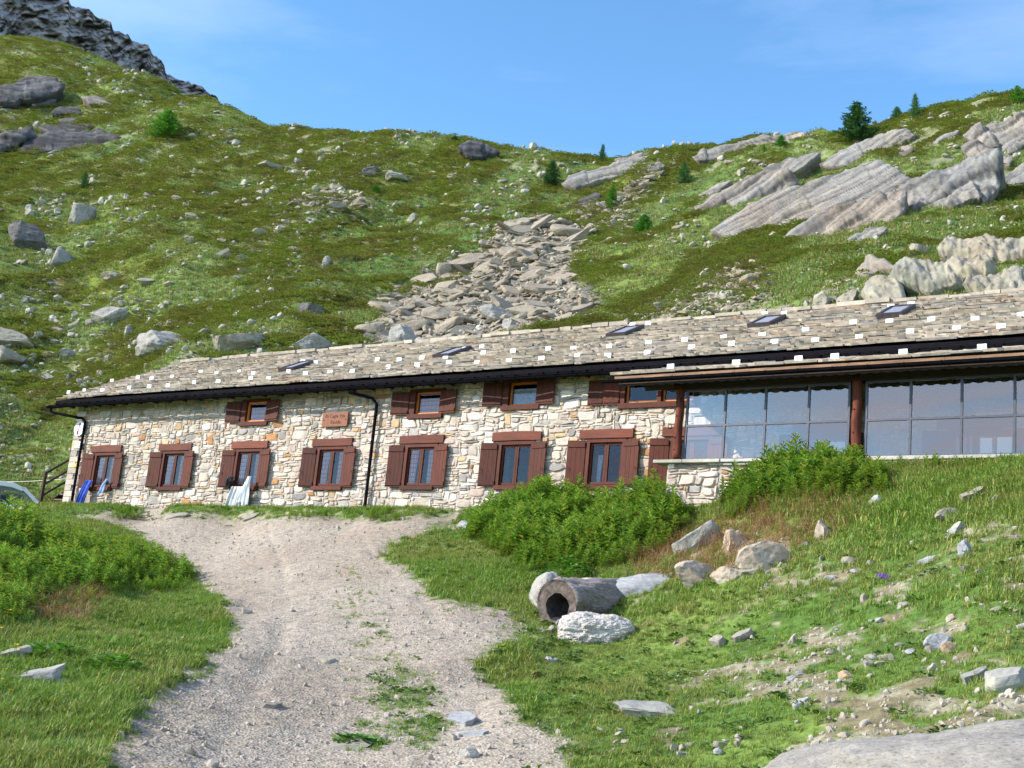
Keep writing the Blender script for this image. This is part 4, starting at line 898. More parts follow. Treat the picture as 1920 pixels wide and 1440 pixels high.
s_ = MB(); s_.tube([(-.10, -.013, .15), (-.0, -.013, .16)], [.04, .03], 8); s_.build('emblem', M_GREYP, rs)
ps = empty('notice_plate', HW(-.03, -.09, 2.06), HROT); tag(ps, 'small white rectangular plate with an orange end below the round sign', 'sign')
s_ = MB(); s_.box((-.24, -.006, 0), (.24, .006, .23)); s_.build('plate', M_WHITE, ps)
s_ = MB(); s_.box((-.235, -.011, .01), (-.15, -.0065, .22)); s_.build('orange_band', M_YEL, ps)
text(ps, "C", .12, (-.08, -.0075, .07), M_GREYP); text(ps, "A I B", .05, (.10, -.0075, .13), M_GREYP); text(ps, "rifugio", .05, (.10, -.0075, .05), M_GREYP)
s_ = MB(); s_.add([(-.30, -.068, 1.44), (-.12, -.068, 1.44), (-.02, -.068, 1.50), (.04, -.068, 1.60), (.09, -.068, 1.49), (.12, -.068, 1.43), (-.05, -.068, 1.41), (-.30, -.068, 1.41)], [tuple(range(8))]); s_.add([(x, y + .004, z) for x, y, z in s_.v[:8]], [tuple(range(7, -1, -1))]); hthing(s_, 'trail_mark', M_YEL, 'yellow painted trail mark on a pale corner stone beside the downpipe', 'trail mark')

# laundry
def cloth(name, u0t, u1t, u0b, u1b, zt, zb, mat, label, cat, folds=5, amp=.04, n0=-.16, seed=0, ragged=.05, over=True):
    R = np.random.RandomState(seed); mb = MB(); nu, nz = 28, 22; vs = []; ph = R.uniform(0, 6, 3)
    for j in range(nz + 1):
        t = j / nz; a = u0t + (u0b - u0t) * t; b = u1t + (u1b - u1t) * t
        for i in range(nu + 1):
            s_ = i / nu; f = math.sin(s_ * folds * 6.28 + ph[0] + t * 1.2) * amp * (.35 + t) + math.sin(s_ * folds * 3.1 + ph[1]) * amp * .5
            zb_ = zb + ragged * math.sin(s_ * 7 + ph[2]) + ragged * .5 * math.sin(s_ * 17)
            vs.append((a + (b - a) * s_ + .01 * math.sin(t * 9 + i), n0 - abs(f) - (.03 * math.sin(math.pi * t)), zt + (zb_ - zt) * t))
    fs = [(j * (nu + 1) + i, (j + 1) * (nu + 1) + i, (j + 1) * (nu + 1) + i + 1, j * (nu + 1) + i + 1) for j in range(nz) for i in range(nu)]; mb.add(vs, fs)
    o = hthing(mb, name, mat, label, cat, smooth=True); sm = o.modifiers.new('thick', 'SOLIDIFY'); sm.thickness = .006; return o
M_BLUE = mat_plain('blue_denim', (.025, .085, .42), .8, .25, 9, .4, .01); M_LBLUE = mat_plain('light_blue_cloth', (.28, .45, .72), .8, .15); M_SHEET = mat_plain('grey_white_cloth', (.50, .52, .52), .85, .12, 7, .3, .01); M_WSHEET = mat_plain('white_cloth', (.72, .74, .76), .85, .08)
M_BLKC = mat_plain('black_cloth', (.02, .02, .025), .8, .3); M_NAVY = mat_plain('navy_cloth', (.035, .04, .085), .85, .3); M_ORC = mat_plain('orange_cloth', (.85, .20, .02), .8, .1); M_TEAL = mat_plain('teal_cloth', (.08, .26, .26), .85, .2)
tz = cloth('trousers', .88, 1.30, .62, .98, .94, .10, M_BLUE, 'bright blue trousers hung from the left shutter of the first window', 'trousers', 3, .05, -.20, 1)
cloth('towel', 1.90, 2.02, 1.62, 1.86, .98, .48, M_LBLUE, 'light blue cloth hanging below the first window beside its right shutter', 'cloth', 2, .03, -.20, 2)
cloth('bedsheet', 7.80, 8.50, 7.70, 8.42, .72, -.02, M_SHEET, 'greyish white sheet draped over the third window sill', 'sheet', 3.4, .07, -.14, 3, .10)
cloth('shirt', 8.52, 8.66, 8.20, 8.72, 1.0, .16, M_WSHEET, 'white shirt hanging from the right shutter over the grey sheet', 'shirt', 2, .05, -.26, 4, .06)
cloth('gloves', 7.55, 7.84, 7.52, 7.80, 1.02, .74, M_BLKC, 'black gloves hung on the left shutter of the third window', 'gloves', 4, .05, -.15, 5, .08)

# stairs at the left gable
st_ = empty('outdoor_stairs', HW(-1.2, 0, 0), HROT); tag(st_, 'dark brown wooden stairs with a railing climbing the left end of the house', 'stairs')
for k in range(7):
    s_ = MB(); s_.box((-.42, -.03 + .30 * k, .115 + .235 * k), (.42, .30 + .30 * k, .16 + .235 * k)); s_.build('tread', mat_wood('tread_wood', (.17, .12, .085)) if k == 0 else bpy.data.materials['tread_wood'], st_)
for x in (-.46, .42):
    s_ = MB(); s_.add([(x, -.08, -.1), (x, .18, -.1), (x, 2.15, 1.42), (x, 2.15, 1.75), (x, -.08, .02)] + [(x + .04, -.08, -.1), (x + .04, .18, -.1), (x + .04, 2.15, 1.42), (x + .04, 2.15, 1.75), (x + .04, -.08, .02)], [(0, 1, 2, 3, 4), (9, 8, 7, 6, 5)] + [(i, i + 5, 5 + (i + 1) % 5, (i + 1) % 5) for i in range(5)]); s_.build('stringer', M_DARKW, st_)
for n_, z0 in ((0.02, .12), (2.0, 1.6)): s_ = MB(); s_.box((-.50, n_ - .045, z0), (-.42, n_ + .045, z0 + 1.12)); s_.build('rail_post', M_DARKW, st_)
for dz in (.30, .68, 1.08):
    s_ = MB(); s_.add([(x, y, z) for x in (-.50, -.455) for y, z in ((0, .10 + dz), (0, .18 + dz), (2.0, 1.66 + dz), (2.0, 1.58 + dz))], [(0, 1, 2, 3), (7, 6, 5, 4), (0, 4, 5, 1), (1, 5, 6, 2), (2, 6, 7, 3), (3, 7, 4, 0)]); s_.build('rail', M_DARKW, st_)
s_ = MB(); s_.box((-2.1, -.7, -.12), (-.3, -.1, -.0), 0, (.36, .33, .27)); hthing(s_, 'stone_step', M_SLAB, 'flat stone step at the foot of the outdoor stairs', 'stone step', bevel=.02)
# clothesline behind the stairs
cl = MB(); P0 = HW(-9.0, 1.6, 1.28); P1 = HW(-.4, 1.2, 1.35)
pl_ = [P0 + (P1 - P0) * t - np.array([0, 0, .10 * math.sin(math.pi * t)]) for t in np.linspace(0, 1, 12)]; cl.tube(pl_, .010, 5)
line = empty('clothesline', (0, 0, 0)); tag(line, 'thin pale clothesline stretched from the house corner above the car', 'clothesline'); cl.build('cord', mat_plain('cord', (.7, .68, .6), .8, .05), line)
pm = MB(); pm.tube([P0 - np.array([0, 0, 2.2]), P0 + np.array([0, 0, .08])], .035, 7); pm.build('line_post', M_DARKW, line)
pg = MB(); pg.tube([pl_[8] + np.array([0, 0, .03]), pl_[8] - np.array([0, 0, .09])], .02, 5); pg.build('peg', M_YEL, line)
cloth('jacket', -1.75, -1.15, -1.72, -1.05, 1.30, .45, M_NAVY, 'dark navy jacket hanging on the clothesline behind the stair post', 'jacket', 2, .05, 1.35, 6)
cloth('orange_shirt', -.62, -.42, -.60, -.42, 1.28, .85, M_ORC, 'orange cloth hanging on the clothesline next to the house corner', 'cloth', 1.5, .03, 1.22, 7)
cloth('teal_shirt', -.98, -.70, -.96, -.70, 1.27, .80, M_TEAL, 'muted teal cloth hanging on the clothesline between jacket and orange cloth', 'cloth', 2, .03, 1.25, 8)

# car
def car():
    g = ground_at(30, 960, 44, 60); q = ray(8, 907); q = q / math.hypot(q[0], q[1]); top = q * 48.0
    base = np.array([top[0], top[1], top[2] - 1.80]); yaw_ = .30
    r_ = empty('parked_car', tuple(base), yaw_); tag(r_, 'white estate car parked behind the bushes left of the stairs', 'car')
    M_CAR = mat_plain('car_paint', (.62, .66, .62), .25, .02, 3, .0, .001, .5); M_TYRE = mat_plain('tyre_rubber', (.02, .02, .02), .9, .1); M_CG = mat_glass('car_glass', .0)
    prof = [(-2.1, .35), (-2.15, .75), (-2.1, 1.05), (-1.85, 1.62), (-1.6, 1.76), (-.6, 1.80), (.35, 1.78), (.75, 1.66), (1.45, 1.12), (2.2, .98), (2.45, .80), (2.5, .40), (2.1, .30), (-1.9, .30)]
    hw = .85; body = MB(); n_ = len(prof)
    def inset(z): return hw - max(0, z - 1.08) * .22
    # lower body and roof as a shell with window openings left between pillars
    low = [(-2.1, .35), (-2.15, .75), (-2.08, 1.08), (1.45, 1.10), (2.2, .98), (2.45, .80), (2.5, .40), (2.1, .30), (-1.9, .30)]
    L_ = len(low); body.add([(x, -hw, z) for x, z in low] + [(x, hw, z) for x, z in low], [tuple(range(L_ - 1, -1, -1)), tuple(range(L_, 2 * L_))] + [(i, (i + 1) % L_, L_ + (i + 1) % L_, L_ + i) for i in range(L_)])
    rp = [(-1.95, 1.55), (-1.6, 1.78), (-.6, 1.83), (.35, 1.81), (.78, 1.66), (.66, 1.55), (.3, 1.64), (-.6, 1.66), (-1.6, 1.62)]
    body.add([(x, -inset(z), z) for x, z in rp] + [(x, inset(z), z) for x, z in rp], [tuple(range(8, -1, -1)), tuple(range(9, 18))] + [(i, (i + 1) % 9, 9 + (i + 1) % 9, 9 + i) for i in range(9)])
    for sy in (-1, 1):
        for (x0, x1, t0, t1) in ((-2.08, -1.84, -1.90, -1.66), (-1.06, -.88, -1.02, -.86), (-.34, -.12, -.30, -.10), (1.28, 1.48, .56, .76)):
            ya, yb = sy * inset(1.08), sy * inset(1.70); d = sy * .05
            body.add([(x0, ya, 1.08), (x1, ya, 1.08), (t1, yb, 1.70), (t0, yb, 1.70), (x0, ya - d, 1.08), (x1, ya - d, 1.08), (t1, yb - d, 1.70), (t0, yb - d, 1.70)], [(0, 1, 2, 3), (7, 6, 5, 4), (0, 3, 7, 4), (1, 5, 6, 2)])
    body.build('body', M_CAR, r_, bevel=.03)
    for sy in (-1, 1):
        for x0, x1, t0, t1 in ((-1.90, -1.02, -1.70, -1.0), (-.90, -.30, -.88, -.28), (-.14, 1.34, -.12, .62)):
            ya, yb = sy * (inset(1.08) - .03), sy * (inset(1.68) - .03); g_ = MB(); g_.add([(x0, ya, 1.08), (x1, ya, 1.08), (t1, yb, 1.68), (t0, yb, 1.68)], [(0, 1, 2, 3)]); g_.build('side_window', M_CG, r_)
    g_ = MB(); g_.add([(1.42, -.78, 1.10), (1.42, .78, 1.10), (.72, .68, 1.66), (.72, -.68, 1.66)], [(0, 1, 2, 3)]); g_.build('windscreen', M_CG, r_)
    for x in (-1.35, 1.5):
        for sy in (-1, 1): w_ = MB(); w_.tube([(x, sy * .70, .33), (x, sy * .88, .33)], .33, 20); w_ = w_.build('wheel', M_TYRE, r_); h_ = MB(); h_.tube([(x, sy * .86, .33), (x, sy * .89, .33)], .19, 14); h_.build('rim', M_STEEL, w_)
    m_ = MB(); m_.box((1.15, -1.02, 1.06), (1.32, -.84, 1.20)); m_.build('mirror', M_CAR, r_, bevel=.03)
    se = MB(); se.box((.0, -.6, .5), (.25, -.15, 1.35)); se.box((.0, .15, .5), (.25, .6, 1.35)); se.build('seat', M_BLKC, r_, bevel=.04)
car()
# ------------------------------------------------------------------ rocks
def hill_h(x, y):
    d = np.hypot(x, y); P2 = np.stack([x, y], -1); hill = sstep(44, 62, d)
    nh = fbm(P2 * 0.055, 3, 21) * 1.3 + fbm(P2 * 0.22, 4, 23, .55) * 0.85
    mound = np.clip(fbm(P2 * 0.33 + 5, 3, 25) * 2.2 - 0.1, 0, 1); nh = nh + mound * .5
    return base_h(x, y) + nh * (1 - .35 * sstep(.7, 1.0, d / 130.0)) * (.45 + .55 * sstep(52, 85, d)) * hill
def hill_points(px, py, dmin=46, dmax=205, K=170, strict=False):
    px = np.asarray(px, float); py = np.asarray(py, float); q = (px[:, None] - 960) / F * rt - (py[:, None] - 720) / F * up + fw; q = q / np.hypot(q[:, 0], q[:, 1])[:, None]
    d = np.exp(np.linspace(math.log(dmin), math.log(dmax), K)); out = np.zeros((len(px), 3))
    for a in range(0, len(px), 4000):
        Q = q[a:a + 4000]; x = Q[:, :1] * d; y = Q[:, 1:2] * d; g = Q[:, 2:3] * d - hill_h(x, y); bel = g < 0
        k = np.where(bel.any(1), bel.argmax(1), np.argmin(g, 1)); k = np.maximum(k, 1); i = np.arange(len(Q))
        g0, g1 = g[i, k - 1], g[i, k]; t = np.where(bel.any(1), np.clip(g0 / (g0 - g1 + 1e-9), 0, 1), 1.0); dd = d[k - 1] + (d[k] - d[k - 1]) * t
        out[a:a + 4000] = Q * dd[:, None]
    if strict:
        out[np.abs(out[:, 2] - hill_h(out[:, 0], out[:, 1])) > .4] = np.nan
    return out
ICO = {}
def ico(sub):
    if sub not in ICO:
        bm = bmesh.new(); bmesh.ops.create_icosphere(bm, subdivisions=sub, radius=1.0); ICO[sub] = (np.array([v.co[:] for v in bm.verts]), [tuple(v.index for v in f.verts) for f in bm.faces]); bm.free()
    return ICO[sub]
def rock_mesh(name, seed, style='boulder', detail=2):
    """rock broken along random planes, then roughened; size about 1"""
    R = np.random.RandomState(seed); co, fs = ico({0: 2, 1: 2, 2: 3, 3: 4, 4: 5, 5: 6}[detail]); co = co.copy()
    dim = np.array({'boulder': (.52, .44, .38), 'slab': (.54, .40, .095), 'block': (.5, .46, .46)}[style]); co = co * 1.25
    if style == 'slab': co[:, 2] = np.clip(co[:, 2] * 1.6, -1, 1) * (1 + .12 * (co[:, 0] * R.uniform(-1, 1)))
    for _ in range({'boulder': 13, 'slab': 9, 'block': 7}[style]):
        n = R.normal(size=3)
        if style == 'slab': n[2] *= .25
        n /= np.linalg.norm(n); d = R.uniform(.68, .95); co = co - np.maximum(co @ n - d, 0)[:, None] * n
    if style == 'block':
        for ax_ in range(3): co[:, ax_] = np.clip(co[:, ax_], -.85, .85)
    co = co * (1 + fbm(co * 1.4 + seed * 3.1, 3, seed) * .12)[:, None] * dim
    stz = np.array([4, 4, 14.0]) if style == 'slab' else np.array([4.5, 4.5, 7.0])
    ln = np.linalg.norm(co, axis=1)[:, None] + 1e-6
    co = co + (co / ln) * (fbm(co * stz + seed * 7.1, 4, seed + 1, .6) * (.055 if style != 'slab' else .025))[:, None]
    me = bpy.data.meshes.new(name); me.from_pydata(co.tolist(), [], fs)
    me.polygons.foreach_set('use_smooth', [detail > 3] * len(fs)); me.update(); return me
M_RGREY = mat_rock('grey_rock', (.24, .235, .215), (.34, .325, .29), (.38, .38, .27), .55, .9)
M_RPALE = mat_rock('pale_rock', (.25, .228, .178), (.33, .305, .24), (.32, .315, .22), .4, 1.0, None, .55)
M_RSCREE = mat_rock('scree_rock', (.255, .215, .16), (.33, .285, .215), (.28, .25, .18), .3, 1.3, None, .55, .04)
M_RDARK = mat_rock('dark_rock', (.07, .07, .075), (.15, .145, .135), (.25, .25, .2), .3, 1.0, (1, 1, 4))
M_RSTRATA = mat_rock('layered_rock', (.24, .23, .215), (.34, .32, .295), (.38, .38, .26), .55, .8, (1.6, 1.2, 3.2), .38, .12)
M_RBLUE = mat_rock('blue_grey_rock', (.25, .26, .27), (.35, .35, .345), (.41, .385, .33), .4, 2.2, (1, 1, 3), .6, .02)
M_ROCHRE = mat_rock('ochre_rock', (.42, .27, .15), (.48, .37, .25), (.50, .42, .32), .3, 3, None, .65, .02)
M_RTAN = mat_rock('tan_rock', (.36, .27, .19), (.44, .38, .31), (.30, .29, .27), .5, 2.2, None, .5, .03)
M_QUARTZ = mat_rock('white_quartz', (.46, .42, .38), (.58, .55, .51), (.34, .28, .23), .6, 6, None, .4, .05)
RM = {}
def rm_get(style, k, mat, detail=2):
    key = (style, k, mat.name, detail)
    if key not in RM:
        me = rock_mesh('rock', 100 + k * 13 + {'boulder': 0, 'slab': 500, 'block': 900}[style], style, detail); me.materials.append(mat); RM[key] = me
    return RM[key]
def place_rock(P, w, h, dep, style, k, mat, rot, name, label, cat, group=None, sink=.25, detail=2):
    me = rm_get(style, k, mat, detail); zmin = {'boulder': .36, 'slab': .095, 'block': .42}[style]
    o = link(name, me); o.scale = (w, dep, h / (2 * zmin)); o.rotation_euler = rot; o.location = (P[0], P[1], P[2] + h * (.5 - sink)); return tag(o, label, cat, group, 'thing')
HB_ = [ # centre x, base y, width, height in the photograph, style, material, tilt, label
 (152,418,56,48,'block','g',(.05,.12,.3),'squarish grey boulder standing alone on the upper left slope'),
 (46,458,74,50,'boulder','d',(0,.2,.2),'dark cracked boulder poking out of shrubs near the left picture edge'),
 (116,500,52,46,'boulder','g',(0,.3,.4),'grey lichened boulder sunk in shrubs below the squarish boulder'),
 (212,528,46,20,'boulder','p',(0,.1,.2),'low pale rock left of a twin low rock in mid slope shrubs'),
 (275,535,50,20,'boulder','p',(0,-.1,.9),'low pale rock right of its twin in mid slope shrubs'),
 (204,602,62,32,'boulder','g',(0,-.25,.1),'rounded pale boulder up the slope left of the broad flat rock'),
 (305,660,122,54,'boulder','g',(.1,.05,.2),'broad flat topped grey rock above the left end of the roof'),
 (242,632,28,28,'boulder','g',(0,.3,.7),'small grey boulder touching the left side of the broad flat rock'),
 (446,652,96,36,'slab','p',(.2,-.25,.2),'long smooth pale rock like a whale back near the roof edge'),
 (582,660,74,42,'boulder','g',(0,.1,.5),'round grey boulder half hidden by the roof beside shrubs'),
 (12,645,90,34,'boulder','p',(0,.1,.1),'pale lichened rock at the left picture edge, upper of two'),
 (18,680,80,34,'boulder','p',(0,.1,.7),'pale lichened rock at the left picture edge, lower of two'),
 (125,672,32,22,'boulder','g',(0,.2,.7),'fist shaped grey rock on the slope left of the roof corner'),
 (102,645,26,14,'boulder','p',(0,.2,.7),'small pale rock above the fist shaped grey rock'),
 (90,714,30,14,'boulder','g',(0,0,.2),'low grey stone left of a pair near the roof corner'),
 (134,716,30,20,'block','d',(0,.3,.2),'dark grey pointed stone near the left roof corner'),
 (158,720,28,10,'slab','g',(0,0,.2),'flat stone right of the dark pointed stone'),
 (700,328,40,24,'boulder','d',(.2,0,.6),'small dark outcrop on the upper middle slope, left one'),
 (745,338,60,12,'slab','g',(0,.05,.2),'thin grey ledge right of the small dark outcrop'),
 (506,314,48,9,'slab','p',(0,0,.1),'long thin pale slab high on the slope left of two pale blocks'),
 (562,308,30,14,'boulder','g',(0,0,.3),'grey domed rock highest of a small cluster high on the slope'),
 (547,328,24,14,'block','p',(0,.1,.3),'pale block lower left of the small cluster high on the slope'),
 (574,328,20,13,'boulder','p',(0,.2,1.3),'pale block lower right of the small cluster high on the slope'),
 (585,590,52,26,'slab','d',(.1,.1,.3),'dark layered slab in a hollow between grass and shrubs'),
 (752,645,64,50,'boulder','g',(.1,.2,.4),'big rounded boulder at the lower left foot of the scree'),
 (698,628,30,26,'boulder','g',(0,.2,1.4),'small pale boulder left of the big one at the scree foot'),
 (788,652,44,26,'boulder','g',(0,0,2.4),'mid sized boulder tucked under the big one at the scree foot'),
 (836,516,52,32,'slab','s',(.3,-.25,.2),'upturned slab at the upper left rim of the scree'),
 (930,602,70,34,'boulder','g',(0,.1,.4),'rounded boulder in the lower part of the scree above the roof'),
 (955,618,40,26,'block','g',(0,.1,.9),'blocky boulder at the scree foot near the roof middle'),
 (610,500,16,26,'boulder','g',(0,.3,.3),'small dark stone in the upper gully'),
 (418,482,18,26,'slab','p',(.2,1.0,.2),'pale upright stone on the green middle slope'),
 (450,490,22,16,'slab','p',(.2,-.6,.2),'pale tilted stone right of the upright stone'),
 (460,512,34,8,'slab','p',(0,.1,.2),'flat pale stone below the tilted stone'),
 (355,455,26,18,'boulder','p',(0,.1,.2),'pinkish rock on the middle slope'),
 (140,615,16,20,'slab','p',(0,.9,.2),'small upright pale stone left of the rounded pale boulder'),
 (1722,478,46,24,'block','p',(0,.1,.4),'small square rock behind the longest pale boulder'),
 (1480,590,44,18,'boulder','p',(0,.1,.4),'low pale rock on the roof edge among rubble'),
 (1540,575,56,32,'boulder','p',(0,.1,.9),'pale rock with a dark hollow among rubble by the roof'),
 (1590,572,52,34,'boulder','p',(0,.1,1.9),'pale rock left of the lobed boulder by the roof'),
]
MK = {'g': M_RGREY, 'p': M_RPALE, 'd': M_RDARK, 's': M_RSCREE, 'k': M_RSTRATA}
M_OUTP = mat_rock('outcrop_rock', (.185, .17, .15), (.26, .238, .21), (.30, .295, .20), .5, .7, None, .6, .08, True); M_OUTD = mat_rock('dark_outcrop_rock', (.055, .055, .06), (.12, .115, .11), (.20, .20, .165), .3, .7, None, .55, .08, True); M_OUTL = mat_rock('lichen_outcrop_rock', (.21, .195, .155), (.29, .27, .215), (.31, .31, .19), .5, .9, None, .6, .08, True); MO = {'k': M_OUTP, 'd': M_OUTD, 'p': M_OUTL, 'g': M_OUTP}
hp = hill_points([r[0] for r in HB_], [r[1] for r in HB_], 44)
for i, (r, P) in enumerate(zip(HB_, hp)):
    dp = float(P @ fw); w = r[2] * dp / F * .9; h = r[3] * dp / F * 1.0
    style = r[4]
    place_rock(P, w, h, w * .8, style, i % 9, MK[r[5]], r[6], 'boulder' if style != 'slab' else 'rock_slab', r[7], 'boulder' if style != 'slab' else 'rock', None, .28, 3)

def close_body(front, back, Q):
    """front sheet + buried back sheet + sides along the open edge"""
    n = len(front); E = np.concatenate([Q[:, [0, 1]], Q[:, [1, 2]], Q[:, [2, 3]], Q[:, [3, 0]]]); key = E[:, 0].astype(np.int64) * n + E[:, 1]; rev = E[:, 1].astype(np.int64) * n + E[:, 0]
    B = E[~np.isin(key, rev)]; side = np.stack([B[:, 1], B[:, 0], B[:, 0] + n, B[:, 1] + n], -1)
    return np.concatenate([front, back]), np.concatenate([Q, Q[:, ::-1] + n, side])
# layered outcrops: tilted, broken plates of bedrock
def rough_poly(poly, R, amp=3.0, step=9.0, smooth=False):
    out = []; n = len(poly)
    for i in range(n):
        a = np.array(poly[i], float); b = np.array(poly[(i + 1) % n], float); L = np.linalg.norm(b - a); m = max(1, int(L / step)); nrm = np.array([b[1] - a[1], a[0] - b[0]]) / (L + 1e-6); off = 0
        for k in range(m):
            if R.rand() < .55: off = R.uniform(-amp, amp)
            out.append(a + (b - a) * (k + R.uniform(0, .3)) / m + nrm * off * (0 if k == 0 else 1))
    return np.array(out)
def nearest_on(px, py, poly):
    best = np.full(px.shape, 1e9); bx = px.copy(); by = py.copy(); n = len(poly)
    for i in range(n):
        a = poly[i]; b = poly[(i + 1) % n]; ab = b - a; t = np.clip(((px - a[0]) * ab[0] + (py - a[1]) * ab[1]) / (ab @ ab + 1e-9), 0, 1); qx = a[0] + t * ab[0]; qy = a[1] + t * ab[1]; d = np.hypot(px - qx, py - qy); m = d < best
        best = np.where(m, d, best); bx = np.where(m, qx, bx); by = np.where(m, qy, by)
    return bx, by
def plate(poly, thick, ang, freq, seed, step=2.4, grooves=1.0, amp=3.0):
    """one body: a broad upper face over the traced outline, lying flush with the turf along its top and standing proud along its lower edge"""
    R = np.random.RandomState(seed); poly = rough_poly(poly, R, amp); x0, y0 = poly.min(0) - 4; x1, y1 = poly.max(0) + 4
    gx = np.arange(x0, x1, step); gy = np.arange(y0, y1, step); X, Y = np.meshgrid(gx, gy, indexing='ij'); nx, ny = X.shape
    pd = poly_dist(X.ravel(), Y.ravel(), poly).reshape(X.shape); ok = pd > -step * 1.05
    bx, by = nearest_on(X, Y, poly); X = np.where(pd < 0, bx, X); Y = np.where(pd < 0, by, Y)
    ca, sa = math.cos(-ang), math.sin(-ang); s = X * sa + Y * ca; t = X * ca - Y * sa
    ins = pd > 0; k = np.nonzero(ins.ravel())[0]; k = k[::max(1, len(k) // 500)]; xs, ys = X.ravel()[k], Y.ravel()[k]; G = hill_points(xs, ys, 46)
    ss = s.ravel()[k]; pos = (ss - ss.min()) / (ss.max() - ss.min() + 1e-6); dep = G @ fw; good = np.abs(dep - np.median(dep)) < 25
    T = (G + (np.array([0, -.62, .78]) * (thick * (.15 + .85 * pos))[:, None]))[good]; c = T.mean(0); u_, sv, vt = np.linalg.svd(T - c); n = vt[2]; n = n * (1 if n[1] < 0 else -1); c = c + np.array([0, -.62, .78]) * thick * .45
    want = np.array([-.18, -.62, .76]); n = n * .88 + want / np.linalg.norm(want) * .12; n /= np.linalg.norm(n)
    vd = c / np.linalg.norm(c); fc = -(n @ vd)
    if fc < .42: n = n - vd * (.42 - fc); n /= np.linalg.norm(n)
    ry = (X[..., None] - 960) / F * rt - (Y[..., None] - 720) / F * up + fw; kk = (c @ n) / (ry @ n); kc = c @ fw; kk = np.clip(kk, kc - 9, kc + 9); B = ry * kk[..., None]
    w1 = fbm(np.stack([t * .004, s * .015], -1), 3, seed + 9); ph = s * freq / 100 + w1; q = ph - np.floor(ph); saw = np.where(q < .75, q / .75, (1 - q) / .25)
    ph2 = s * freq * 3.1 / 100 + w1 * 3 + fbm(np.stack([t * .012, s * .03], -1), 3, seed + 10) * .7; q2 = ph2 - np.floor(ph2); saw2 = np.where(q2 < .5, q2 / .5, (1 - q2) / .5)
    br = vnoise(np.stack([np.floor(ph) * 3.1, np.floor(t * .016 + 3 * vnoise(np.stack([np.floor(ph) * 1.3, 0 * t], -1), seed))], -1), seed + 3)
    rel = (grooves if grooves > .5 else 0) * (.13 * saw * (1 + .7 * br) + .05 * saw2 + .10 * br) * thick + fbm(np.stack([X, Y], -1) * .14, 3, seed + 13) * .05 * thick + fbm(np.stack([X, Y], -1) * (.05 if grooves > .5 else .02), 4, seed + 12) * (.09 if grooves > .5 else .22) * thick - .12 * thick * (1 - sstep(0, 7, pd))
    V = B + rel[..., None] * n
    f3 = fbm(np.stack([t * .015, s * .35], -1), 4, seed + 20); f4 = vnoise(np.stack([t * .004, np.floor(ph2) * 1.7], -1), seed + 21); f5 = fbm(np.stack([X, Y], -1) * .06, 4, seed + 22)
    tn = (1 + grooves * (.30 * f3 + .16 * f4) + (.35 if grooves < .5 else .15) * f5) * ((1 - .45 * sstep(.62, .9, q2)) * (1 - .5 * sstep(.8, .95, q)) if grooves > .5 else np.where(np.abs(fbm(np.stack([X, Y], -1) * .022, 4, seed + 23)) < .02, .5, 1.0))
    warm = 1 + .12 * fbm(np.stack([X, Y], -1) * .012, 2, seed + 24); tint = np.clip(np.stack([tn * warm, tn, tn * (2 - warm)], -1), .25, 1.7)
    idx = -np.ones(nx * ny, int); idx[ok.ravel()] = np.arange(ok.sum()); a = (np.arange(nx - 1)[:, None] * ny + np.arange(ny - 1)[None]); Q = np.stack([a, a + 1, a + ny + 1, a + ny], -1).reshape(-1, 4); Qi = idx[Q]; Qi = Qi[(Qi >= 0).all(1)]
    used, inv = np.unique(Qi, return_inverse=True); Qi = inv.reshape(-1, 4); Vv = V.reshape(-1, 3)[ok.ravel()][used]; tt = tint.reshape(-1, 3)[ok.ravel()][used]; m = len(Vv)
    E = np.concatenate([Qi[:, [0, 1]], Qi[:, [1, 2]], Qi[:, [2, 3]], Qi[:, [3, 0]]]); key = E[:, 0].astype(np.int64) * m + E[:, 1]; Bd = E[~np.isin(key, E[:, 1].astype(np.int64) * m + E[:, 0])]
    vs = [Vv]; ts = [tt]; fs = [Qi]; prev = 0; cen = Vv.mean(0); D = thick * 1.5 + .8; ring = np.unique(Bd); mp = {int(v): i for i, v in enumerate(ring)}; base = m; prevmap = ring.copy()
    eb = np.array([[mp[int(p)], mp[int(q_)]] for p, q_ in Bd]); rings = 5
    for r in range(1, rings + 1):
        f = r / rings; P0 = Vv[ring]; inw = (cen - P0); inw = inw - (inw @ n)[:, None] * n; inw /= np.linalg.norm(inw, axis=1)[:, None] + 1e-6
        nz = fbm(P0 * np.array([.5, .5, .5]) + np.array([0, 0, r * .9]), 3, seed + 40 + r)
        sh = P0 - n * D * f + inw * (thick * (.12 + .55 * f * f) + .22 * thick * nz)[:, None]
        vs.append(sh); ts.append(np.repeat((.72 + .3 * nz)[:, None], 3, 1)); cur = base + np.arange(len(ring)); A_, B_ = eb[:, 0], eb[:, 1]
        fs.append(np.stack([prevmap[B_], prevmap[A_], cur[A_], cur[B_]], -1)); prevmap = cur; base += len(ring)
    return np.concatenate(vs), np.concatenate(fs), np.concatenate(ts)
def outcrop(polys, thick, ang, freq, label, mat, seed, name='rock_outcrop', cat='outcrop', grooves=1.0, amp=3.0):
    Vs = []; Fs = []; Ts = []; b = 0
    for i, pl in enumerate(polys):
        th = thick * (1 if i == 0 else .6); v, f, t = plate(pl, th, ang, freq, seed + 7 * i, grooves=grooves, amp=amp); Vs.append(v); Fs.append(f + b); Ts.append(t); b += len(v)
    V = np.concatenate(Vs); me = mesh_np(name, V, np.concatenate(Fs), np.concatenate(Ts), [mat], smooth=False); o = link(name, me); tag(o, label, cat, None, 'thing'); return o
D2 = math.radians
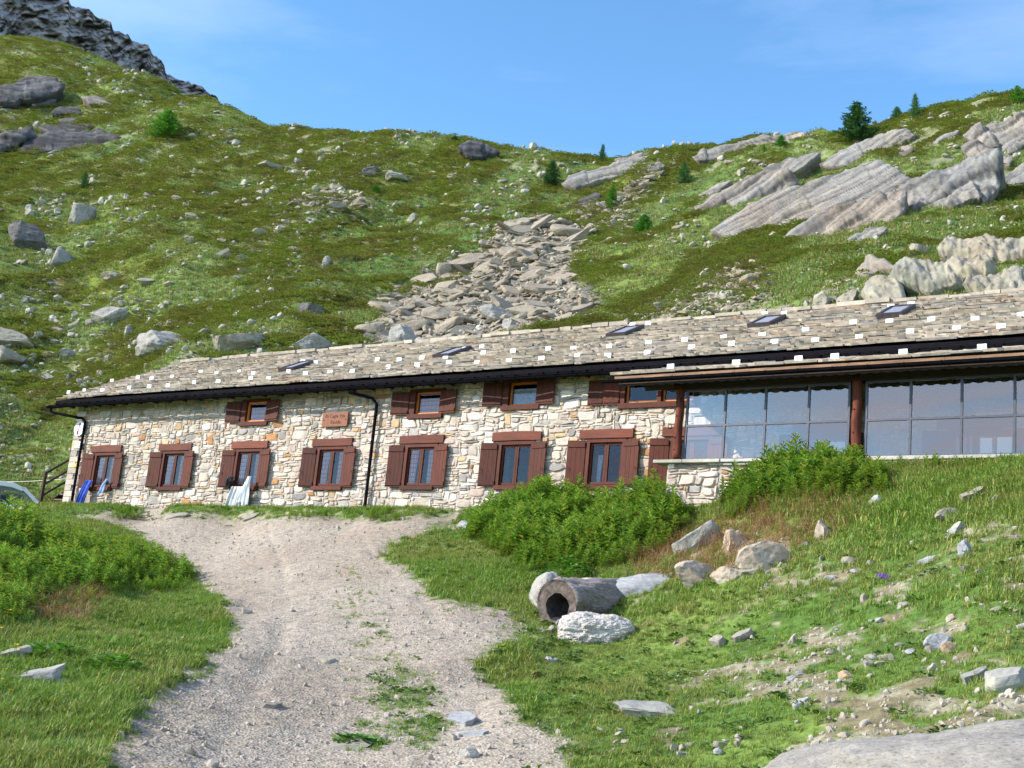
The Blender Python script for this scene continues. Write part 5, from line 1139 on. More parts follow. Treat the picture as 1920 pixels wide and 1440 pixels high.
OC = [
 ([[(1330,432),(1400,384),(1480,348),(1560,332),(1650,296),(1700,330),(1762,338),(1704,398),(1640,444),(1560,470),(1480,480),(1430,464),(1380,446)]], .5, D2(-31), 4.2, 'low ribbed bedrock showing between the tilted slabs of the right ridge', 'k', 59),
 ([[(1292,414),(1298,392),(1340,362),(1398,334),(1440,322),(1478,318),(1496,330),(1484,352),(1440,372),(1395,396),(1330,418)], [(1395,340),(1450,305),(1500,290),(1540,285),(1500,318),(1450,330)], [(1300,386),(1310,362),(1350,340),(1372,336),(1345,360)]], 1.5, D2(-32), 2.6, 'grey layered outcrop slab leftmost of the big tilted slabs on the right ridge', 'k', 61),
 ([[(1352,440),(1400,404),(1455,378),(1530,345),(1600,312),(1640,300),(1665,305),(1676,322),(1640,350),(1560,388),(1490,420),(1425,455)], [(1470,372),(1520,338),(1590,315),(1600,330),(1540,360),(1490,380)]], 1.5, D2(-31), 3.4, 'pinkish layered outcrop slab with dark undercut in the middle of the right ridge', 'k', 62),
 ([[(1448,462),(1500,422),(1560,392),(1640,362),(1700,352),(1690,398),(1645,430),(1590,452),(1545,466),(1490,476)], [(1540,420),(1600,388),(1650,372),(1640,396),(1580,425)], [(1590,450),(1640,425),(1665,425),(1650,445),(1605,462)]], 1.3, D2(-33), 3.8, 'long striped outcrop slab lowest of the tilted slabs', 'k', 63),
 ([[(1640,402),(1690,352),(1765,316),(1838,290),(1878,286),(1882,305),(1868,348),(1842,376),(1800,392),(1762,420),(1700,420)], [(1710,350),(1745,330),(1772,325),(1765,340),(1730,352)]], 2.2, D2(-29), 1.8, 'largest tilted slab with yellow lichen above the roof on the right', 'k', 64),
 ([[(1535,308),(1572,280),(1640,250),(1700,238),(1716,250),(1650,285),(1590,312)], [(1655,292),(1700,268),(1716,276),(1690,300)]], .9, D2(-30), 3.0, 'smooth pale outcrop slab just below the big skyline larch', 'k', 65),
 ([[(1052,348),(1065,330),(1110,318),(1160,300),(1240,287),(1300,284),(1288,300),(1230,318),(1180,322),(1120,338),(1080,352)], [(1150,300),(1200,288),(1260,280),(1250,292),(1190,302)], [(1200,316),(1235,300),(1250,306),(1225,320)]], .9, D2(-16), 3.4, 'low layered outcrop along the skyline notch', 'k', 66),
 ([[(1295,296),(1340,272),(1420,256),(1490,244),(1528,243),(1520,256),(1440,268),(1370,286),(1310,304)], [(1440,262),(1480,250),(1500,262),(1450,275)]], 1.1, D2(-14), 3.0, 'long skyline outcrop with a dark overhang at its right end', 'k', 67),
 ([[(1805,262),(1828,236),(1880,218),(1930,208),(1930,262),(1900,282),(1852,280)], [(1800,275),(1830,262),(1900,292),(1895,312),(1840,300)], [(1740,270),(1770,248),(1800,245),(1790,262)]], 1.7, D2(-30), 2.6, 'broken lichened outcrop at the upper right picture edge', 'k', 68),
 ([[(1870,335),(1925,295),(1945,330),(1930,362),(1890,352)]], 1.7, D2(-30), 2.0, 'outcrop block hanging over a dark hollow at the right picture edge', 'k', 69),
 ([[(-20,158),(30,150),(60,142),(105,146),(125,166),(90,176),(60,184),(-20,186)], [(30,150),(60,140),(108,144),(112,156),(60,158)]], 2.0, D2(3), 2.2, 'dark overhanging ledge highest on the left slope', 'd', 70),
 ([[(48,188),(75,178),(108,180),(105,192),(60,196)]], .8, D2(0), 2.0, 'rounded pale ledge just below the highest dark ledge', 'k', 71),
 ([[(150,182),(180,178),(215,192),(210,200),(170,198)]], .8, D2(8), 3.0, 'small grey ledge right of the highest dark ledge', 'k', 72),
 ([[(95,212),(112,200),(150,203),(156,214),(110,216)], [(108,224),(150,218),(160,230),(120,236)]], 1.0, D2(4), 3.0, 'short dark ledge above the long black band', 'd', 73),
 ([[(-20,262),(10,248),(60,236),(70,252),(30,270),(-20,290)], [(28,288),(45,262),(100,244),(190,242),(230,258),(222,270),(150,276),(80,284)], [(70,240),(110,232),(180,236),(160,250),(100,252)]], 1.9, D2(4), 2.6, 'long black layered rock band crossing the left slope', 'd', 74),
 ([[(858,276),(875,268),(905,267),(932,277),(938,288),(905,292),(875,288)]], 1.5, D2(6), 3.0, 'dark rock bulging just under the skyline in the middle', 'd', 75),
 ([[(1060,385),(1085,372),(1125,358),(1128,370),(1090,386)]], .8, D2(-20), 3.0, 'small dark ledge between two young larches', 'd', 76),
]
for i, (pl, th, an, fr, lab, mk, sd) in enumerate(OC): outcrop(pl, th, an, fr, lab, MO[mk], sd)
LB = [
 ([[(1690,528),(1660,506),(1700,490),(1745,486),(1790,470),(1850,468),(1870,480),(1852,500),(1800,516),(1742,532)]], 2.4, D2(-10), 1.2, 'longest pale lichened boulder lying behind the roof on the right', 'p', 81),
 ([[(1755,462),(1775,438),(1810,438),(1850,426),(1872,440),(1930,440),(1940,475),(1880,482),(1830,472),(1790,466)]], 2.0, D2(-6), 1.2, 'pale lichened boulder highest of the group behind the roof', 'p', 82),
 ([[(1802,534),(1830,508),(1880,502),(1940,496),(1940,545),(1880,548),(1830,545)]], 1.8, D2(-6), 1.2, 'pale rounded boulder at the right picture edge behind the roof', 'p', 83),
 ([[(1612,552),(1618,524),(1640,510),(1680,515),(1692,540),(1702,565),(1660,575),(1625,568)]], 1.8, D2(-40), 1.2, 'lobed pale boulder touching the roof ridge', 'p', 84),
 ([[(1585,520),(1600,500),(1628,468),(1650,475),(1672,490),(1640,498),(1612,516)]], 1.6, D2(-50), 2.2, 'dark wedge shaped boulder leaning left of the longest pale boulder', 'g', 85),
]
for pl, th, an, fr, lab, mk, sd in LB: outcrop(pl, th, an, fr, lab, MO[mk], sd, name='boulder', cat='boulder', grooves=.25, amp=2.5)

ORD = ['largest', 'second largest', 'third largest', 'fourth largest', 'fifth largest']
def rank_labels(items, areas, noun, rest):
    """items: (object, px, py, width, shape word); each gets a label by its area, shape and rank in size, the small ones share theirs"""
    by = {}
    for it in items:
        ar = min(areas, key=lambda a: (a[0] - it[1]) ** 2 + 2 * (a[1] - it[2]) ** 2)[2]; by.setdefault((it[4], ar), []).append(it)
    for (shape, ar), L in by.items():
        L.sort(key=lambda q: -q[3])
        for k, it in enumerate(L): it[0]['label'] = (ORD[k] if k < 5 else 'small') + ' ' + shape + (noun if k < 5 else noun + 's') + ' ' + ar; it[0]['group'] = 'stones ' + ar
# scree: the largest slabs one by one, the small rubble as one mass
def in_poly(poly, n, R):
    poly = np.asarray(poly, float); lo, hi = poly.min(0), poly.max(0); out = []
    while len(out) < n:
        q = R.uniform(lo, hi, (n * 3, 2)); q = q[poly_mask(q[:, 0], q[:, 1], poly)]; out += q.tolist()
    return np.array(out[:n])
RR = np.random.RandomState(41)
cnt = [190, 30, 12, 8, 12, 12]; lab_ = ['tan grey slab lying in the long scree pile above the roof', 'tan grey slab lying in the smaller scree patch on the right above the roof', 'pale slab in the small rubble patch on the upper middle slope', 'pale slab in the narrow rubble strip climbing to the skyline', 'pale slab at the top of the long scree between larches', 'stone in the rubble by the lobed boulder']
def slab_rot(R, n=1): return (R.uniform(.2, .95), R.uniform(-.55, .35), R.uniform(-.6, .8))
SA = [(1010,440,'at the top of the long scree'),(960,500,'in the upper middle of the long scree'),(1050,560,'at the right edge of the long scree'),(830,540,'at the upper left of the long scree'),(760,610,'at the lower left foot of the scree'),(880,600,'in the scree just above the roof'),(980,600,'in the scree right above the middle skylight'),(1340,570,'in the right scree just above the roof'),(1420,510,'in the right scree below the big slabs'),(1540,560,'in the rubble beside the lobed boulder'),(615,385,'in the small rubble patch up the slope'),(1200,345,'in the narrow rubble strip near the skyline'),(1130,405,'between the larches above the scree')]; items = []
for si, (pl, c_) in enumerate(zip(SCREE, cnt)):
    q = in_poly(pl, c_, RR); P = hill_points(q[:, 0], q[:, 1])
    for p_, q_ in zip(P, q):
        dp = p_ @ fw; w = dp / F * RR.choice([RR.uniform(22, 42), RR.uniform(38, 70)], p=[.5, .5]) * (1 if si < 1 else .6)
        st_2 = 'slab' if RR.rand() < .92 else 'boulder'; h = w * (RR.uniform(.10, .22) if st_2 == 'slab' else RR.uniform(.35, .5))
        o = place_rock(p_ + np.array([0, 0, .05]), w, h, w * RR.uniform(.5, .8), st_2, RR.randint(0, 9), M_RSCREE, slab_rot(RR), 'scree_slab', lab_[si], 'stone slab', ['slabs of the long scree', 'slabs of the right scree patch', 'slabs of the upper rubble patch', 'slabs of the narrow rubble strip', 'slabs at the scree top', 'rubble stones'][si], .15); items.append((o, q_[0], q_[1], w, 'flat ' if st_2 == 'slab' else 'blocky '))
rank_labels(items, SA, 'tan stone', '')
def mesh_to_mb(me):
    mb = MB(); mb.add([v.co[:] for v in me.vertices], [tuple(p.vertices) for p in me.polygons]); return mb
slabs = [mesh_to_mb(rock_mesh('t', 700 + i, 'slab', 1)) for i in range(6)]; blds = [mesh_to_mb(rock_mesh('t', 800 + i, 'boulder', 1)) for i in range(5)]
qs = np.concatenate([in_poly(pl, n_, RR) for pl, n_ in zip(SCREE, (2600, 450, 220, 140, 220, 200))]); qs = qs + RR.normal(size=qs.shape) * np.where(RR.rand(len(qs)) < .3, 16, 2)[:, None] * np.array([1.3, .6]); P = hill_points(qs[:, 0], qs[:, 1], strict=True); P = P[~np.isnan(P[:, 0])]; n_ = len(P)
s_ = (P @ fw) / F * RR.gamma(3.0, 4.6, n_); s_ = np.clip(s_, .12, 1.4)
rot = np.stack([RR.uniform(.0, .9, n_), RR.uniform(-.6, .5, n_), RR.uniform(-1.2, 1.2, n_)], -1)
o = scatter('scree_rubble', slabs + blds[:2], P + np.array([0, 0, .03]), rot, np.stack([s_, s_ * RR.uniform(.6, 1, n_), s_ * RR.uniform(.5, 1.1, n_)], -1), RR.randint(0, 7, n_), [M_RSCREE]); tag(o, 'loose tan grey rubble filling the scree on the slope', 'rubble', kind='stuff')
# scattered rocks of the slope
REG = [([(0,540),(480,520),(520,640),(200,680),(0,760)], 46), ([(150,370),(520,340),(700,350),(690,440),(400,470),(170,400)], 40), ([(0,480),(560,470),(560,640),(0,640)], 26), ([(0,330),(250,330),(200,400),(0,420)], 12), ([(520,250),(1050,280),(1050,420),(640,440),(520,380)], 22), ([(1120,300),(1520,260),(1460,480),(1300,520),(1120,440)], 20), ([(1680,215),(1900,200),(1900,240),(1690,260)], 8)]
pts_ = np.concatenate([in_poly(pl, n_, RR) for pl, n_ in REG]); P = hill_points(pts_[:, 0], pts_[:, 1], 46, strict=True); P = P[~np.isnan(P[:, 0])]
PA = [(60,600,'at the left edge of the slope behind the car'),(60,700,'in the grass left of the roof corner'),(220,560,'around the rounded pale boulder'),(420,600,'in the turf between flat rock and scree'),(300,400,'right of the squarish boulder'),(500,370,'on the middle of the left slope'),(620,410,'below the small rubble patch'),(600,300,'high on the middle slope'),(800,330,'under the middle skyline'),(980,330,'left of the dark skyline larch'),(60,360,'left of the squarish boulder'),(480,530,'in the green turf left of the gully'),(1250,420,'around the squat larch'),(1400,460,'below the leftmost tilted slab'),(1350,310,'under the skyline outcrop'),(1800,225,'on the right skyline'),(140,460,'under the squarish boulder'),(320,500,'among shrubs on the left middle slope')]; items = []
for p_ in P:
    dp = p_ @ fw; w = dp / F * min(28, RR.gamma(2.5, 4.) + 8); st_2 = 'slab' if RR.rand() < .5 else 'boulder'; h = w * (RR.uniform(.2, .35) if st_2 == 'slab' else RR.uniform(.4, .6))
    o = place_rock(p_, w, h, w * RR.uniform(.6, .9), st_2, RR.randint(0, 9), M_RPALE, (RR.uniform(0, .4), RR.uniform(-.2, .2), RR.uniform(-1, 1)), 'slope_rock', 'loose pale grey rock scattered in the turf of the slope behind the house', 'rock', 'loose rocks scattered over the slope'); a_, b_ = pix(p_); items.append((o, a_, b_, w, 'flat ' if st_2 == 'slab' else 'rounded '))
rank_labels(items, PA, 'pale rock', '')
for _ in range(1):
    q = np.stack([RR.uniform(-40, 1960, 60000), RR.uniform(90, 900, 60000)], -1)
    cl_ = fbm(q * .012, 3, 301) + .5 * fbm(q * .05, 2, 302)
    w_ = sstep(.0, .4, cl_) * .5 + .04; w_ += .35 * poly_mask(q[:, 0], q[:, 1], [(150,370),(520,340),(700,350),(690,400),(300,420),(170,400)]) + .25 * poly_mask(q[:, 0], q[:, 1], [(0,540),(300,560),(400,660),(0,760)])
    q = q[RR.rand(len(q)) < w_ * .85]; P = hill_points(q[:, 0], q[:, 1], 48, strict=True); P = P[~np.isnan(P[:, 0])]
n_ = len(P); s_ = (P @ fw) / F * np.clip(RR.gamma(2.2, 2.8, n_), 2.5, 16)
o = scatter('slope_stones', slabs + blds, P + np.array([0, 0, .08]), np.stack([RR.uniform(0, .5, n_), RR.uniform(-.3, .3, n_), RR.uniform(0, 6.28, n_)], -1), np.stack([s_, s_, s_ * RR.uniform(.8, 1.8, n_)], -1), RR.randint(0, 11, n_), [mat_rock('slope_stone', (.34, .32, .255), (.44, .415, .34), (.42, .42, .31), .4, 1.2, None, .6, .03)]); tag(o, 'small pale stones strewn through the grass of the slope', 'stones', kind='stuff')

# the far cliff
def cliff():
    top = [(-220,-190),(-60,-90),(60,-40),(128,-6),(133,13),(165,14),(172,20),(183,34),(208,40),(215,58),(240,66),(247,76),(262,80),(278,84),(286,102),(303,110),(311,125),(306,132),(322,143),(352,152),(380,162),(392,176),(408,180),(412,190),(420,205)]
    tx = [p[0] for p in top]; ty = [p[1] for p in top]; gx = np.arange(-220, 420, 3.0); nv = 90; X = np.repeat(gx[:, None], nv, 1); tt = np.linspace(0, 1, nv)[None]
    T = np.interp(gx, tx, ty)[:, None] + (fbm(np.stack([gx * .09, gx * 0], -1), 3, 401) * 5 + np.abs(fbm(np.stack([gx * .25, gx * 0], -1), 2, 402)) * 4)[:, None]
    B = np.maximum(T + 12, np.interp(gx, [-220, 0, 130, 230, 420], [150, 120, 135, 170, 225])[:, None]); Y = T + (B - T) * tt
    D = 262 + (X + 220) * .085 + (Y - T) * -.03
    P2 = np.stack([X, Y], -1); rel = fbm(P2 * np.array([.02, .035]), 5, 403, .6) * 9; st = Y * .10 + X * .035 + fbm(P2 * .02, 3, 404) * 2.5; q = st - np.floor(st); rel += np.where(q < .8, q / .8, (1 - q) / .2) * 1.8
    colm = vnoise(np.stack([np.floor(st) * 2.7, X * .05], -1), 405); rel += colm * 3.5
    D = D - rel
    Q = (X[..., None] - 960) / F * rt - (Y[..., None] - 720) / F * up + fw; Q = Q / np.hypot(Q[..., 0], Q[..., 1])[..., None]; V = Q * D[..., None]
    nx = len(gx); a = (np.arange(nx - 1)[:, None] * nv + np.arange(nv - 1)[None]); Fq = np.stack([a, a + 1, a + nv + 1, a + nv], -1).reshape(-1, 4)
    m = mat_rock('cliff_rock', (.27, .275, .31), (.40, .37, .37), (.44, .35, .27), .5, .12, (1, 1, 2.2), .55, .6)
    Vb = (Q * (D + 30)[..., None]).reshape(-1, 3); Vc, Qc = close_body(V.reshape(-1, 3), Vb, Fq)
    me = mesh_np('cliff', Vc, Qc, np.ones((len(Vc), 3)), [m], smooth=False); o = link('cliff', me); tag(o, kind='structure')
cliff()

# ------------------------------------------------------------------ young larches
def larch_mesh(seed, dens=1.0, wid=.30):
    R = np.random.RandomState(seed); t = MB(); t.tube([(0, 0, -.05), (.01, 0, .3), (.0, .01, .7), (0, 0, .98)], [.022, .017, .009, .003], 6); c = MB()
    nb = int(110 * dens)
    for k in range(nb):
        h = .05 + .93 * (k + R.rand()) / nb; a = k * 2.4 + R.uniform(-.4, .4); L = wid * (1 - h) ** .72 * R.uniform(.55, 1.2) + .02; dirz = R.uniform(.05, .45)
        c.tube([(0, 0, h), (math.cos(a) * L * .6, math.sin(a) * L * .6, h + dirz * L * .3), (math.cos(a) * L, math.sin(a) * L, h + dirz * L * .75)], [.004, .003, .001], 3, 0, (.8, .6, .5))
        m = max(5, int(L * 90 * dens))
        for j in range(m):
            s_ = .2 + .8 * (j + R.rand()) / m; p = (math.cos(a) * L * s_, math.sin(a) * L * s_, h + dirz * L * s_ * .7); p = tuple(np.array(p) + R.normal(size=3) * .012)
            for _ in range(2):
                d = R.normal(size=3); d[2] = abs(d[2]) * .6 + .1; cc = R.uniform(.6, 1.4); leaf(c, p, d, R.uniform(.035, .07), .011, (cc, cc, cc * .9), .1)
    return t, c
LM = []
M_BARK = mat_plain('larch_bark', (.12, .085, .06), .9, .4, 20, .6, .01)
ML = {'b': mat_leaf('larch_bright', (.09, .26, .05), (.13, .32, .07)), 'd': mat_leaf('larch_dark', (.045, .12, .05), (.07, .165, .07)), 'm': mat_leaf('larch_blue', (.08, .20, .11), (.12, .26, .13))}
LV = {}
def larch(px, py, hpx, wr, mk, var, label, on_sky=False):
    if on_sky:
        q = ray(px, py); P = hill_points([px], [py + 6])[0]
    else: P = hill_points([px], [py])[0]
    H = hpx * (P @ fw) / F * (1.3 if on_sky else 1.04)
    e = empty('larch_tree', P - np.array([0, 0, .05])); tag(e, label, 'tree', 'young larches on the slope')
    key = (var, mk)
    if key not in LV:
        t, c = larch_mesh(500 + var, 1.0, [.26, .34, .40][var % 3]); a = t.build('trunk', M_BARK, e); b = c.build('crown', ML[mk], e); LV[key] = (a, b)
    else:
        a, b = [q.copy() for q in LV[key]]
        for q in (a, b): COL.objects.link(q); q.parent = e
    for q in (a, b): q.scale = (H * wr, H * wr, H)
    e.rotation_euler = (0, 0, px * .37)
for r in [(308,262,58,1.7,'b',2,'round bright green larch on the left slope above the squarish boulder'),
 (1033,352,52,1.15,'d',1,'dark green larch by the skyline notch left of the layered outcrop'),
 (1146,392,46,1.25,'b',0,'bright larch standing at the top of the long scree'),
 (1206,442,42,1.6,'b',2,'squat bushy bright larch in the shrubs right of the scree'),
 (1281,346,44,1.15,'m',1,'slim blue green larch on the turf below the skyline outcrop'),
 (1464,276,24,1.6,'b',2,'tiny bright larch under the skyline overhang'),
 (1432,284,14,1.6,'b',0,'smallest bright larch sprout left of the tiny bright larch'),
 (1604,268,80,1.5,'d',1,'largest dark larch leaning on the right skyline'),
 (155,355,36,1.2,'m',0,'faint pale larch sapling above the squarish boulder'),
 (703,365,20,1.7,'b',2,'tiny larch sprout on the middle slope')]: larch(*r)
for r in [(1128,300,30,1.0,'m',0,'small thin larch silhouetted at the skyline notch'), (1681,222,24,1.3,'m',2,'small bushy larch on the right skyline next to a taller thin one'), (1715,217,40,1.0,'m',0,'thin airy larch rising above the right skyline'), (1907,192,32,1.3,'b',1,'small larch on the skyline at the right picture edge'), (852,262,12,1.6,'d',2,'minute dark larch on the middle skyline')]: larch(*r, on_sky=True)

# ------------------------------------------------------------------ stones and things near the road
def gp(px, py, dmin=8.0): return ground_at(px, py, dmin, 60)
NR = [ # px, base y, width px, height px, style, material, tilt, label
 (1300,1030,72,84,'boulder','g',(.1,.5,.3),'grey boulder standing at the right edge of the fireweed bank'),
 (1312,1090,96,40,'boulder','t',(.1,.1,.6),'tan and grey boulder below dried stalks on the bank'),
 (1432,1060,92,60,'boulder','t',(.2,-.4,.3),'brown grey boulder partly covered with dried stalks'),
 (1376,1022,74,44,'boulder','t',(.1,.3,1.2),'grey brown boulder wedged between the edge boulder and the stalk covered one'),
 (1366,1084,66,30,'boulder','t',(.1,0,2.2),'low tan boulder at the foot of the bank rock cluster'),
 (1545,1005,46,40,'boulder','t',(0,.1,.9),'small rounded reddish boulder right of the dried stalks'),
 (1636,955,34,52,'slab','b',(.2,-1.1,.35),'pale slab leaning upright beside the fireweed under the middle post'),
 (1413,1070,60,14,'slab','p',(.1,.1,.2),'flat pale stones at the foot of the dried stalks'),
 (1822,938,54,26,'slab','p',(.3,-.45,.2),'large cream stone near the top of the right bank'),
 (1866,945,26,16,'boulder','p',(0,.1,.2),'small grey cream stone just right of the large cream stone'),
 (1780,974,52,22,'boulder','p',(0,-.3,.5),'knobbly pale stone below the large cream stone'),
 (1788,1005,50,22,'slab','g',(.2,-.75,.2),'long grey stone tilted up to the right on the bank'),
 (1808,1040,32,32,'boulder','b',(0,.1,.3),'rounded blue grey stone on the right bank'),
 (1742,1054,36,12,'slab','b',(.1,0,.2),'flat bluish stone sunk in the turf of the right bank'),
 (1222,1336,150,26,'boulder','g',(.05,-.03,.12),'long low blue grey rock flush in the turf near the bottom'),
 (1346,1203,48,18,'slab','p',(.2,-.35,.2),'left of two pale flat stones in the turf right of the quartz'),
 (1392,1200,42,22,'slab','p',(.2,-.5,.2),'right of two pale flat stones in the turf right of the quartz'),
 (1826,1275,56,30,'slab','g',(.25,-.4,.2),'smaller of two flat grey rocks near the right picture edge'),
 (1885,1285,100,36,'slab','g',(.25,-.35,.15),'larger of two flat grey rocks near the right picture edge'),
 (1760,1215,48,28,'boulder','b',(0,-.3,.3),'blue grey stone next to an orange one on the bank'),
 (1780,1225,26,24,'boulder','o',(0,-.5,.3),'orange stone beside the blue grey one on the bank'),
 (1584,1272,32,16,'boulder','o',(0,0,.3),'orange stone lying alone in the gravelly turf'),
 (1662,1235,32,16,'slab','p',(.2,-.3,.2),'pale wedge stone above the lone orange stone'),
 (1630,1250,26,14,'boulder','p',(0,0,.3),'cream stone between wedge stone and orange stone'),
 (1505,1322,36,22,'slab','b',(.2,-.5,.2),'blue grey stone tilted up among pebbles'),
 (1502,1424,38,14,'slab','p',(.1,-.1,.2),'pale flat stone left of the huge foreground boulder, upper one'),
 (1480,1428,28,10,'slab','p',(.1,0,.2),'pale flat stone left of the huge foreground boulder, lower one'),
 (1350,1402,30,13,'block','p',(0,.1,.3),'small angular white stone in the lower turf'),
 (1034,1242,26,12,'block','b',(0,.05,.3),'square grey stone in the turf below the white quartz'),
 (1745,1225,22,12,'boulder','p',(0,.1,.3),'small cream stone left of the orange and blue stones'),
 (22,1240,70,30,'slab','p',(.2,-.35,.15),'pale rock slab at the left picture edge above yellow flowers'),
 (72,1282,96,28,'slab','g',(.2,-.35,.2),'long grey rock slab low in the left turf'),
 (112,1288,40,16,'boulder','b',(0,-.2,.2),'bluish rock just right of the long grey slab'),
 (135,1296,22,8,'slab','o',(0,-.2,.2),'small orange stone in the left turf'),
 (866,1352,96,18,'slab','b',(.10,.04,.1),'large flat blue grey rock sunk in the right wheel track'),
 (890,1378,58,14,'slab','b',(.1,.05,.4),'blue grey rock just below the large flat one in the track'),
 (655,1400,130,11,'slab','p',(.05,.0,.1),'wide flat beige rock crossing the road near the bottom'),
 (612,1240,54,10,'slab','p',(.05,0,.2),'low pale rock flush in the middle of the road'),
 (510,1325,44,14,'slab','p',(.1,0,.4),'low pinkish rock flush in the left part of the road'),
 (880,1418,40,20,'boulder','g',(0,0,.2),'grey stone near the bottom of the right wheel track'),
 (462,1150,22,12,'boulder','t',(0,0,.2),'dark stone at the left edge of the road'),
 (322,971,58,9,'slab','p',(0,0,.3),'flat threshold stone in the grass below the second window'),
 (470,972,34,7,'slab','p',(0,0,.3),'flat stone in the grass below the third window'),
 (885,978,90,10,'slab','b',(.05,-.03,.2),'long flat bluish stone at the right end of the house strip'),
 (1012,1184,36,9,'slab','p',(.05,0,.2),'flat pale stone at the road edge beside the trough log'),
 (1078,1172,30,26,'boulder','t',(0,0,.2),'brown stone between trough log and white quartz'),
 (1052,1180,24,18,'boulder','g',(0,0,.9),'small grey stone in front of the trough log'),
 (1034,1184,26,13,'boulder','p',(0,0,1.9),'small pale stone lowest in front of the trough log'),
]
MK.update({'b': M_RBLUE, 'o': M_ROCHRE, 't': M_RTAN})
for i, r in enumerate(NR):
    P = gp(r[0], r[1]); dp = float(P @ fw); w = r[2] * dp / F; h = max(.05, r[3] * dp / F * 1.25)
    if r[4] == 'slab' and abs(r[6][1]) > .3: h = min(h, w * .45)
    if r[4] == 'slab' and abs(r[6][1]) > 1: h = w * .4; w = r[3] * dp / F * 1.2
    o = place_rock(P, w, h, w * (.8 if r[4] != 'slab' else .7), r[4], (i * 5) % 9, MK[r[5]], r[6], 'rock' if r[2] < 60 else 'boulder', r[7], 'rock' if r[2] < 60 else 'boulder', None, .5 if r[0] == 1222 else .75 if r[3] < 12 else (.40 if r[4] == 'slab' and abs(r[6][1]) < .3 else .5 if r[2] > 45 and r[0] > 1290 and r[1] > 1000 and r[1] < 1100 else .38), 3)
    if r[4] == 'slab' and r[3] < 19: o.rotation_euler = (Vector(tuple(gnormal(P[0], P[1]))).to_track_quat('Z', 'Y') @ Euler((0, 0, i * 1.0)).to_quaternion()).to_euler(); o.location = (P[0], P[1], P[2] - h * .12)
def big_rock(name, label, P, dims, seed, mat, rot=(0, 0, 0), amp=.06, subd=4, cat='boulder', fr=2.0, flat=0):
    bm = bmesh.new(); bmesh.ops.create_icosphere(bm, subdivisions=subd + 1, radius=1.0); co = np.array([v.co[:] for v in bm.verts])
    co = np.sign(co) * np.abs(co) ** .85; ln = 1 + fbm(co * 1.1 + seed, 3, seed) * .28 + fbm(co * fr * 2 + seed, 4, seed + 1) * amp + np.abs(fbm(co * fr * 5 + seed, 3, seed + 2)) * amp * .6
    co = co * ln[:, None] * np.array(dims)
    for v, q in zip(bm.verts, co): v.co = q
    me = bpy.data.meshes.new(name); bm.to_mesh(me); bm.free(); me.materials.append(mat)
    for p in me.polygons: p.use_smooth = flat == 0
    o = link(name, me); o.location = tuple(P); o.rotation_euler = rot; return tag(o, label, cat)
P = gp(1118, 1200); big_rock('quartz_boulder', 'white craggy quartz boulder lying in front of the hollow log', P + np.array([0, .1, .13]), (.56, .40, .30), 3, M_QUARTZ, (0, 0, .1), .11, 5, fr=2.4, flat=1)
P = gp(1215, 1140); big_rock('boulder', 'broad flat grey boulder right of the hollow log', P + np.array([.42, 1.25, .30]), (1.0, .5, .34), 8, M_RBLUE, (.22, .06, -.1), .05, 5)
P = gp(1030, 1152); big_rock('boulder', 'smooth grey boulder directly behind the hollow log', P + np.array([0, .75, .22]), (.34, .4, .50), 9, M_RGREY, (0, 0, .2), .05, 5)
P = gp(1108, 1102); big_rock('boulder', 'small white stone on the bank behind the hollow log', P + np.array([0, 0, .05]), (.25, .2, .12), 10, M_QUARTZ, (0, 0, .2), .1, 3)
q = ray(1790, 1520); q = q / math.hypot(q[0], q[1]) * 9.2; big_rock('boulder', 'huge pale grey foreground boulder in the lower right corner', q + np.array([.12, 0, -.02]), (1.45, 1.25, .60), 12, mat_rock('foreground_rock', (.24, .22, .19), (.33, .305, .265), (.17, .17, .165), .5, 4.0, (1, 1.5, 4), .42, .03), (.05, -.20, -.35), .05, 6, fr=2.2)

